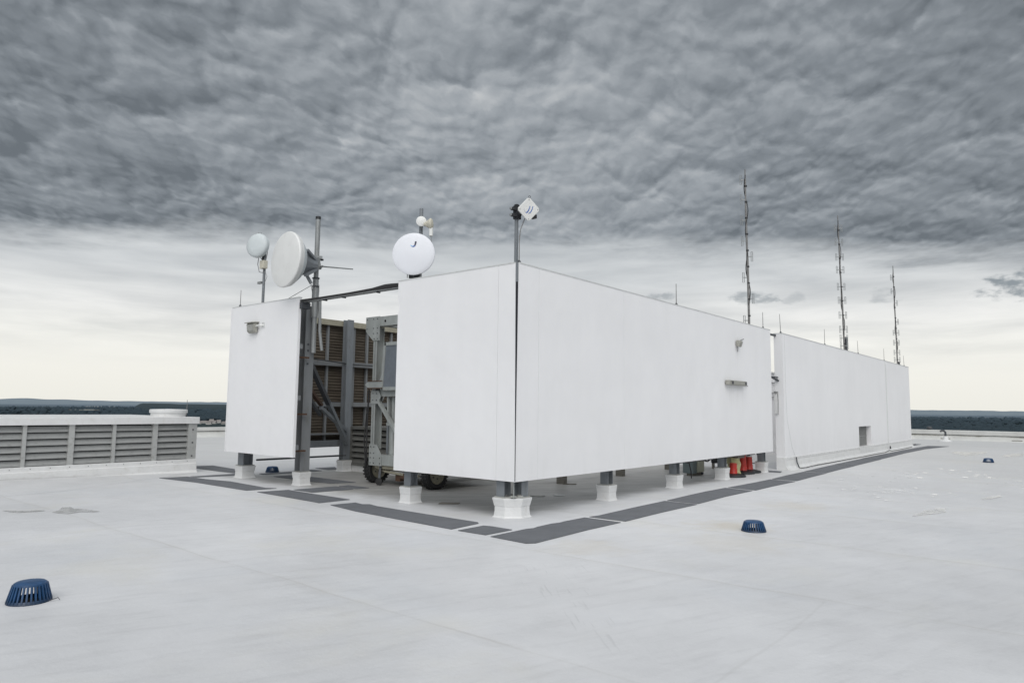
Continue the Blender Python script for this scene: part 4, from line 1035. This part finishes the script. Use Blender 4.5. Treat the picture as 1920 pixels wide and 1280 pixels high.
# ------------------------------------------------------------------ trailer frame in the gate gap
t = thing('equipment_trailer', (2.4, 4.5, 0), 'wheeled galvanised equipment trailer parked in the gate gap, tall bolted frame on tyres', 'trailer')
def bolts(parent, pts, X):
    for (y, z) in pts: MB().lathe([(.013, 0), (.012, .010)], (X, y, z), (-1, 0, 0), 8).build('bolt', M['darksteel'], parent)
MB().box(1.60, 1.80, 5.245, 5.255, .74, 3.36).box(1.60, 1.612, 5.19, 5.31, .74, 3.36).box(1.788, 1.80, 5.19, 5.31, .74, 3.36).build('frame_post', M['galv'], t)
MB().box(1.60, 1.80, 3.30, 3.315, .74, 3.36).box(1.60, 1.615, 3.2, 3.42, .74, 3.36).build('frame_post', M['galv'], t)
MB().box(3.0, 3.18, 5.12, 5.30, .62, 3.36).build('frame_post', M['galv'], t)
MB().box(3.0, 3.18, 3.2, 3.4, .62, 3.36).build('frame_post', M['galv'], t)
b_ = MB().box(1.60, 1.80, 3.1, 5.56, 3.37, 3.575).build('top_beam', M['galv'], t)
MB().lathe([(.025, 0), (.025, .012)], (1.60, 4.93, 3.47), (-1, 0, 0), 10).build('hole', M['void'], b_)
for y in (3.25, 5.2): MB().box(1.8, 3.18, y - .07, y + .07, 3.39, 3.55).build('top_beam', M['galv'], t)
MB().box(3.0, 3.18, 3.1, 5.3, 3.39, 3.55).build('top_beam', M['galv'], t)
g_ = MB().prism([(5.565, 3.585), (5.10, 3.585), (5.10, 3.06), (5.31, 3.06), (5.565, 3.28)], 1.585, 1.598, 'yz').build('gusset', M['galv'], t)
bolts(g_, [(5.52, 3.53), (5.30, 3.53), (5.17, 3.53), (5.52, 3.33), (5.30, 3.33), (5.17, 3.33), (5.30, 3.22), (5.17, 3.22), (5.27, 3.10), (5.16, 3.10)], 1.585)
g_ = MB().prism([(5.33, .40), (4.92, .40), (4.92, .62), (5.10, .84), (5.33, .84)], 1.585, 1.598, 'yz').build('gusset', M['galv'], t)
bolts(g_, [(5.28, .79), (5.17, .79), (5.28, .66), (5.17, .66), (5.28, .56), (5.17, .56), (4.97, .56), (5.28, .45), (5.17, .45), (4.97, .45)], 1.585)
MB().box(1.60, 1.80, 3.1, 5.33, .415, .63).build('bottom_beam', M['galv'], t)
MB().box(3.0, 3.2, 3.1, 5.33, .415, .63).build('bottom_beam', M['galv'], t)
MB().box(1.66, 3.15, 3.3, 5.2, .34, .41).build('chassis', M['tan'], t)
MB().box(1.80, 3.0, 3.2, 5.3, .60, .63).build('deck', M['tank_brown'], t)
b_ = MB().prism([(5.43, 2.105), (5.33, 2.17), (4.86, 2.17), (4.86, 2.04), (5.33, 2.04)], 1.50, 1.80, 'yz').build('cross_arm', M['galv'], t)
MB().box(1.49, 1.81, 4.86, 5.34, 2.172, 2.187).build('flange', M['rust'], b_)
MB().box(1.49, 1.81, 4.86, 5.34, 2.020, 2.037).build('flange', M['rust'], b_)
MB().box(1.62, 1.78, 3.4, 5.1, 1.86, 1.98).build('mid_rail', M['galv'], t)
g_ = MB().prism([(5.33, 1.98), (5.07, 1.98), (5.00, 1.86), (5.07, 1.70), (5.33, 1.70)], 1.585, 1.598, 'yz').build('gusset', M['galv'], t)
bolts(g_, [(5.25, 1.92), (5.13, 1.92), (5.25, 1.78), (5.13, 1.78)], 1.585)
for p, q, w_ in (((1.66, 5.08, 2.19), (1.66, 4.70, 2.80), .09), ((1.62, 5.10, 1.76), (1.62, 4.30, .90), .085), ((1.70, 4.88, 1.95), (1.70, 4.84, 1.30), .06), ((1.66, 4.85, 1.28), (1.66, 4.2, 1.22), .06), ((1.9, 4.8, 1.5), (1.9, 4.3, 1.1), .05), ((2.6, 5.2, 2.9), (1.8, 5.2, 2.1), .06)):
    MB().bar(p, q, .05, w_, (1, 0, 0)).build('brace', M['galv'], t)
s_ = MB().prism([(4.83, 2.96), (3.3, 2.96), (3.3, 2.02), (4.87, 2.02)], 1.52, 1.56, 'yz').build('screen_panel', M['mesh'], t)
mb = MB()
for (p, q) in (((1.54, 4.83, 2.96), (1.54, 3.3, 2.96)), ((1.54, 4.89, 2.02), (1.54, 3.3, 2.02)), ((1.54, 4.89, 1.99), (1.54, 4.82, 2.99))): mb.bar(p, q, .07, .07)
mb.build('frame', M['galv'], s_)
MB().box(1.84, 2.9, 5.02, 5.08, .63, 1.84).build('side_plate', M['steel'], t)
MB().box(2.05, 2.1, 3.3, 5.0, .63, 3.3).build('back_plate', M['tank_brown'], t)  # added dark sheet, stands in for the shade in the cavity behind the frame
MB().tube([(1.85, 4.88, .63), (1.85, 4.88, 1.85)], .085, 16).build('tank', M['galv'], t, smooth=50)
MB().lathe([(.02, .92), (.04, .99), (.15, 1.02), (.15, 1.85)], (1.78, 4.50, 0), seg=20).build('tank', M['whiteplastic'], t, smooth=40)
MB().lathe([(.035, .86), (.03, .93)], (1.78, 4.50, 0), seg=10).build('valve', M['tan'], t)
MB().box(2.0, 2.9, 3.5, 4.8, .63, 1.5).build('cabinet', M['tank_brown'], t, bevel=.02)
MB().tube([(1.56, 5.36, 2.0), (1.55, 5.38, 1.2), (1.57, 5.40, .6), (1.6, 5.45, .35)], .018, 6).build('hose', M['cable'], t, smooth=60)
MB().tube([(1.56, 5.42, 1.5), (1.55, 5.46, .9), (1.57, 5.42, .4)], .014, 6).build('hose', M['cable'], t, smooth=60)
for axx in (1.92, 4.2):
    MB().tube([(axx, 3.5, .31), (axx, 5.6, .31)], .035, 10).build('axle', M['tan'], t)
MB().bar((3.0, 4.4, .40), (4.6, 4.4, .40), .3, .08).build('chassis', M['tan'], t)
def wheel(x, y, side, parent):
    prof = [(.20, -.085), (.27, -.095), (.295, -.075), (.302, -.03), (.302, .03), (.295, .075), (.27, .095), (.20, .085)]
    wv = MB().lathe(prof, (x, y, .302), (0, 1, 0), 40, False)
    for k in range(26):
        a = 2*math.pi*k/26; c2, s2_ = math.cos(a), math.sin(a)
        wv.bar((x + c2*.306, y - .085, .302 + s2_*.306), (x + c2*.306, y - .005, .302 + s2_*.306), .032, .022, (c2, 0, s2_))
        a += .12; c2, s2_ = math.cos(a), math.sin(a)
        wv.bar((x + c2*.306, y + .085, .302 + s2_*.306), (x + c2*.306, y + .005, .302 + s2_*.306), .032, .022, (c2, 0, s2_))
    o = wv.build('wheel', M['tyre'], parent, smooth=35)
    MB().lathe([(.205, .085), (.195, .06), (.16, .035), (.10, .045), (.06, .06), (.05, .09), (.002, .09)], (x, y, .302), (0, side, 0), 30, False).build('rim', M['tan'], o, smooth=40)
    for k in range(5):
        a = 2*math.pi*k/5
        MB().lathe([(.014, 0), (.012, .02)], (x + math.cos(a)*.10, y + side*.045, .302 + math.sin(a)*.10), (0, side, 0), 8).build('wheel_nut', M['darksteel'], o)
for axx in (1.92, 4.2):
    wheel(axx, 5.46, -1, t); wheel(axx, 3.66, -1, t)
MB().tube([(1.75, 5.30, .36), (1.72, 4.95, .28), (1.72, 4.4, .25), (1.72, 3.9, .25)], .026, 8).build('tie_rod', M['tan'], t, smooth=60)
mb = MB().box(1.76, 1.92, 4.52, 4.66, .10, .24)
mb.lathe([(.05, 0), (.05, .16)], (1.74, 4.45, .20), (0, -1, 0), 12); mb.bar((1.80, 4.66, .2), (1.78, 4.2, .24), .07, .10); mb.lathe([(.06, 0), (.05, .05)], (1.74, 4.3, .24), (-1, 0, 0), 10)
mb.build('coupling', M['rust'], t)
j_ = MB().bar((1.66, 5.02, .40), (1.60, 4.98, .13), .05, .05).build('jack', M['darksteel'], t)
MB().lathe([(.07, -.02), (.075, 0), (.07, .02)], (1.58, 4.97, .078), (.8, .6, 0), 18).build('jack_wheel', M['tyre'], j_)

# ------------------------------------------------------------------ clutter under the far end of the long wall
t = thing('meter_cabinet', (8.75, 1.05, 0), 'small grey and beige cabinet on the roof under the long wall', 'cabinet')
MB().box(8.40, 8.62, 1.10, 1.38, .06, .40).build('box_body', M['cabinet_grey'], t, bevel=.008)
MB().box(8.63, 8.98, 1.06, 1.30, .075, .43).build('side_box', M['cabinet_beige'], t, bevel=.008)
MB().box(8.42, 8.95, 1.12, 1.28, .0, .06).build('foot', M['scrap_dark'], t)
MB().lathe([(.03, 0), (.03, .05)], (8.70, 1.02, .06), (0, -1, 0), 10).build('plug', M['black'], t)
t = thing('pipe_run', (7, 2.4, .3), 'dark horizontal pipe crossing in shadow under the long wall', 'pipe')
MB().tube([(4.2, 2.5, .48), (7.2, 2.4, .47), (11.2, 2.3, .47)], .055, 10).build('pipe', M['darksteel'], t, smooth=60)
MB().tube([(8.6, 1.9, .30), (11.0, 1.7, .28)], .03, 8).build('pipe', M['darksteel'], t, smooth=60)
for x in (4.6, 7.1, 9.7): MB().box(x - .06, x + .06, 2.32, 2.52, 0, .42).build('support', M['scrap_dark'], t)
t = thing('equipment_crate', (11.0, 1.3, 0), 'black equipment case under the far end of the long wall', 'equipment case')
MB().box(10.85, 11.35, 1.05, 1.7, .16, .62).build('case', M['black'], t, bevel=.02)
for (x, y) in ((10.9, 1.1), (11.3, 1.1), (10.9, 1.65), (11.3, 1.65)): MB().box(x - .03, x + .03, y - .03, y + .03, 0, .16).build('leg', M['scrap_dark'], t)
MB().box(10.84, 10.85, 1.2, 1.55, .28, .50).build('grille', M['scrap_dark'], t)
tag(MB().tube([(10.9, .45, .60), (10.95, .40, .42), (10.90, .35, .30), (10.7, .42, .24), (10.4, .6, .22), (10.1, .8, .25)], .012, 6).build('cable', M['cable'], smooth=60), 'black cable looping down under the far end of the long wall', 'cable')
tag(MB().tube([(8.6, .9, .52), (9.0, .95, .40), (9.5, 1.0, .38), (10.0, 1.0, .46), (10.4, 1.0, .55)], .014, 6).build('cable', M['greycable'], smooth=60), 'grey cable sagging behind the beige cabinet', 'cable')
tag(MB().tube([(7.3, .7, .56), (7.3, .68, .38), (7.34, .66, .22), (7.36, .66, .05)], .012, 6).build('cable', M['cable'], smooth=60), 'short black cable hanging left of the grey cabinet', 'cable')
t = thing('cable_tray', (8.3, .5, .5), 'dark cable tray hung in shadow under the bottom edge of the long wall', 'cable tray')
MB().box(6.2, 10.8, .42, .44, .47, .56).box(6.2, 10.8, .70, .72, .47, .56).box(6.2, 10.8, .44, .70, .470, .480).build('tray', M['darksteel'], t)
for i in range(4):
    MB().tube([(6.2 + 4.6*k/14, .47 + .055*i + .02*math.sin(k*1.3 + i), .50 + .015*i + .05*math.sin(k*.9 + i*2)*(k % 3 == 1) - (.07 if (k + i*3) % 5 == 0 else 0)) for k in range(15)], .017, 6).build('cable', M['cable'], t, smooth=60)
MB().box(9.3, 9.75, .3, .42, .44, .55).build('splice_box', M['tank_brown'], t)
def delineator(x, y, h, label, tilt=0):
    t = thing('traffic_tube', (x, y, 0), label, 'traffic tube', 'orange traffic tubes under the long wall')
    tx = math.tan(R(tilt))
    MB().lathe([(.31, 0), (.32, .02), (.30, .05), (.15, .085), (.12, .08)], (x, y, 0), seg=14).build('base', M['black'], t, smooth=40)
    pts = [(x + tx*z, y, z) for z in (.06, .07, .20, .205, .33, .335, h - .08, h - .03, h)]
    MB().tube(pts, [.115, .108, .102, .094, .092, .088, .085, .08, .05], 18).build('tube', M['orange'], t, smooth=35)
    return t
k_ = delineator(10.55, .50, .52, 'rightmost orange traffic tube, with a white band round its top')
MB().tube([(10.55, .50, .415), (10.55, .50, .47)], [.093, .088], 18).build('band', M['whiteplastic'], k_)
delineator(10.12, .50, .72, 'middle orange traffic tube, taller and partly hidden by the wall')
delineator(9.05, .34, .20, 'low orange traffic tube stub beside the pale yellow bundle', 6)
# crumpled sheeting
mb = MB(); vs = []; fs = []; n1, n2 = 16, 12
for i in range(n1):
    for j in range(n2):
        a = 2*math.pi*i/n1; h = j/(n2 - 1)
        r_ = .17*(1 - .25*h) + .07*mnoise.noise((math.cos(a)*1.5, math.sin(a)*1.5, h*3.1))
        vs.append((9.52 + r_*math.cos(a)*1.1, .50 + r_*math.sin(a), .02 + h*.55))
for i in range(n1):
    for j in range(n2 - 1): fs.append((i*n2+j, ((i+1) % n1)*n2+j, ((i+1) % n1)*n2+j+1, i*n2+j+1))
tag(mb.add(vs, fs + [tuple(i*n2 + n2 - 1 for i in range(n1))]).build('sheeting_bundle', M['yellow'], smooth=40), 'crumpled pale yellow plastic bundle between the orange tubes', 'plastic bundle')

# scraps on the dusty roof under the enclosure
for (x, y, a, b2, lb, m_) in ((2.05, 1.75, .20, .06, 'pale flat scrap lying right of the corner post', 'scrap'), (2.45, 1.50, .16, .05, 'dull grey scrap beside the pale scrap under the long wall', 'cap_grime'),
                              (2.85, 1.25, .10, .06, 'small light grey chip under the long wall', 'coping'), (.62, 1.95, .16, .06, 'flat dark scrap left of the corner post', 'scrap_dark'), (4.6, 2.2, .13, .05, 'tiny dark scrap deep under the long wall', 'scrap_dark')):
    pts = blob([(x - a, y + a*.6), (x + a*.4, y - a*.9), (x + a, y - a*.6), (x - a*.2, y + a)], 26, .03, 6)
    tag(MB().prism(pts, .004, .018).build('scrap', M[m_]), lb, 'scrap')

# vent pipe far out on the roof
t = thing('vent_pipe', (39.2, -.25, 0), 'dark goosenecked vent pipe on a white cone, far out on the right', 'vent pipe')
MB().lathe([(.34, 0), (.16, .10), (.10, .30)], (39.2, -.25, 0), seg=20).build('cone_flashing', M['flash'], t, smooth=40)
MB().tube([(39.2, -.25, .2), (39.2, -.25, .52), (39.16, -.19, .60), (39.10, -.08, .62), (39.06, -.02, .56)], .055, 10).build('pipe', M['darksteel'], t, smooth=60)
t = thing('parapet_vent', (42.2, .9, .58), 'tiny dark cap on the right parapet beside the far wall', 'vent cap')
MB().lathe([(.10, 0), (.10, .06), (.16, .08), (.14, .18), (.03, .22)], (42.25, 1.0, .585), seg=14).build('cap', M['darksteel'], t, smooth=40)
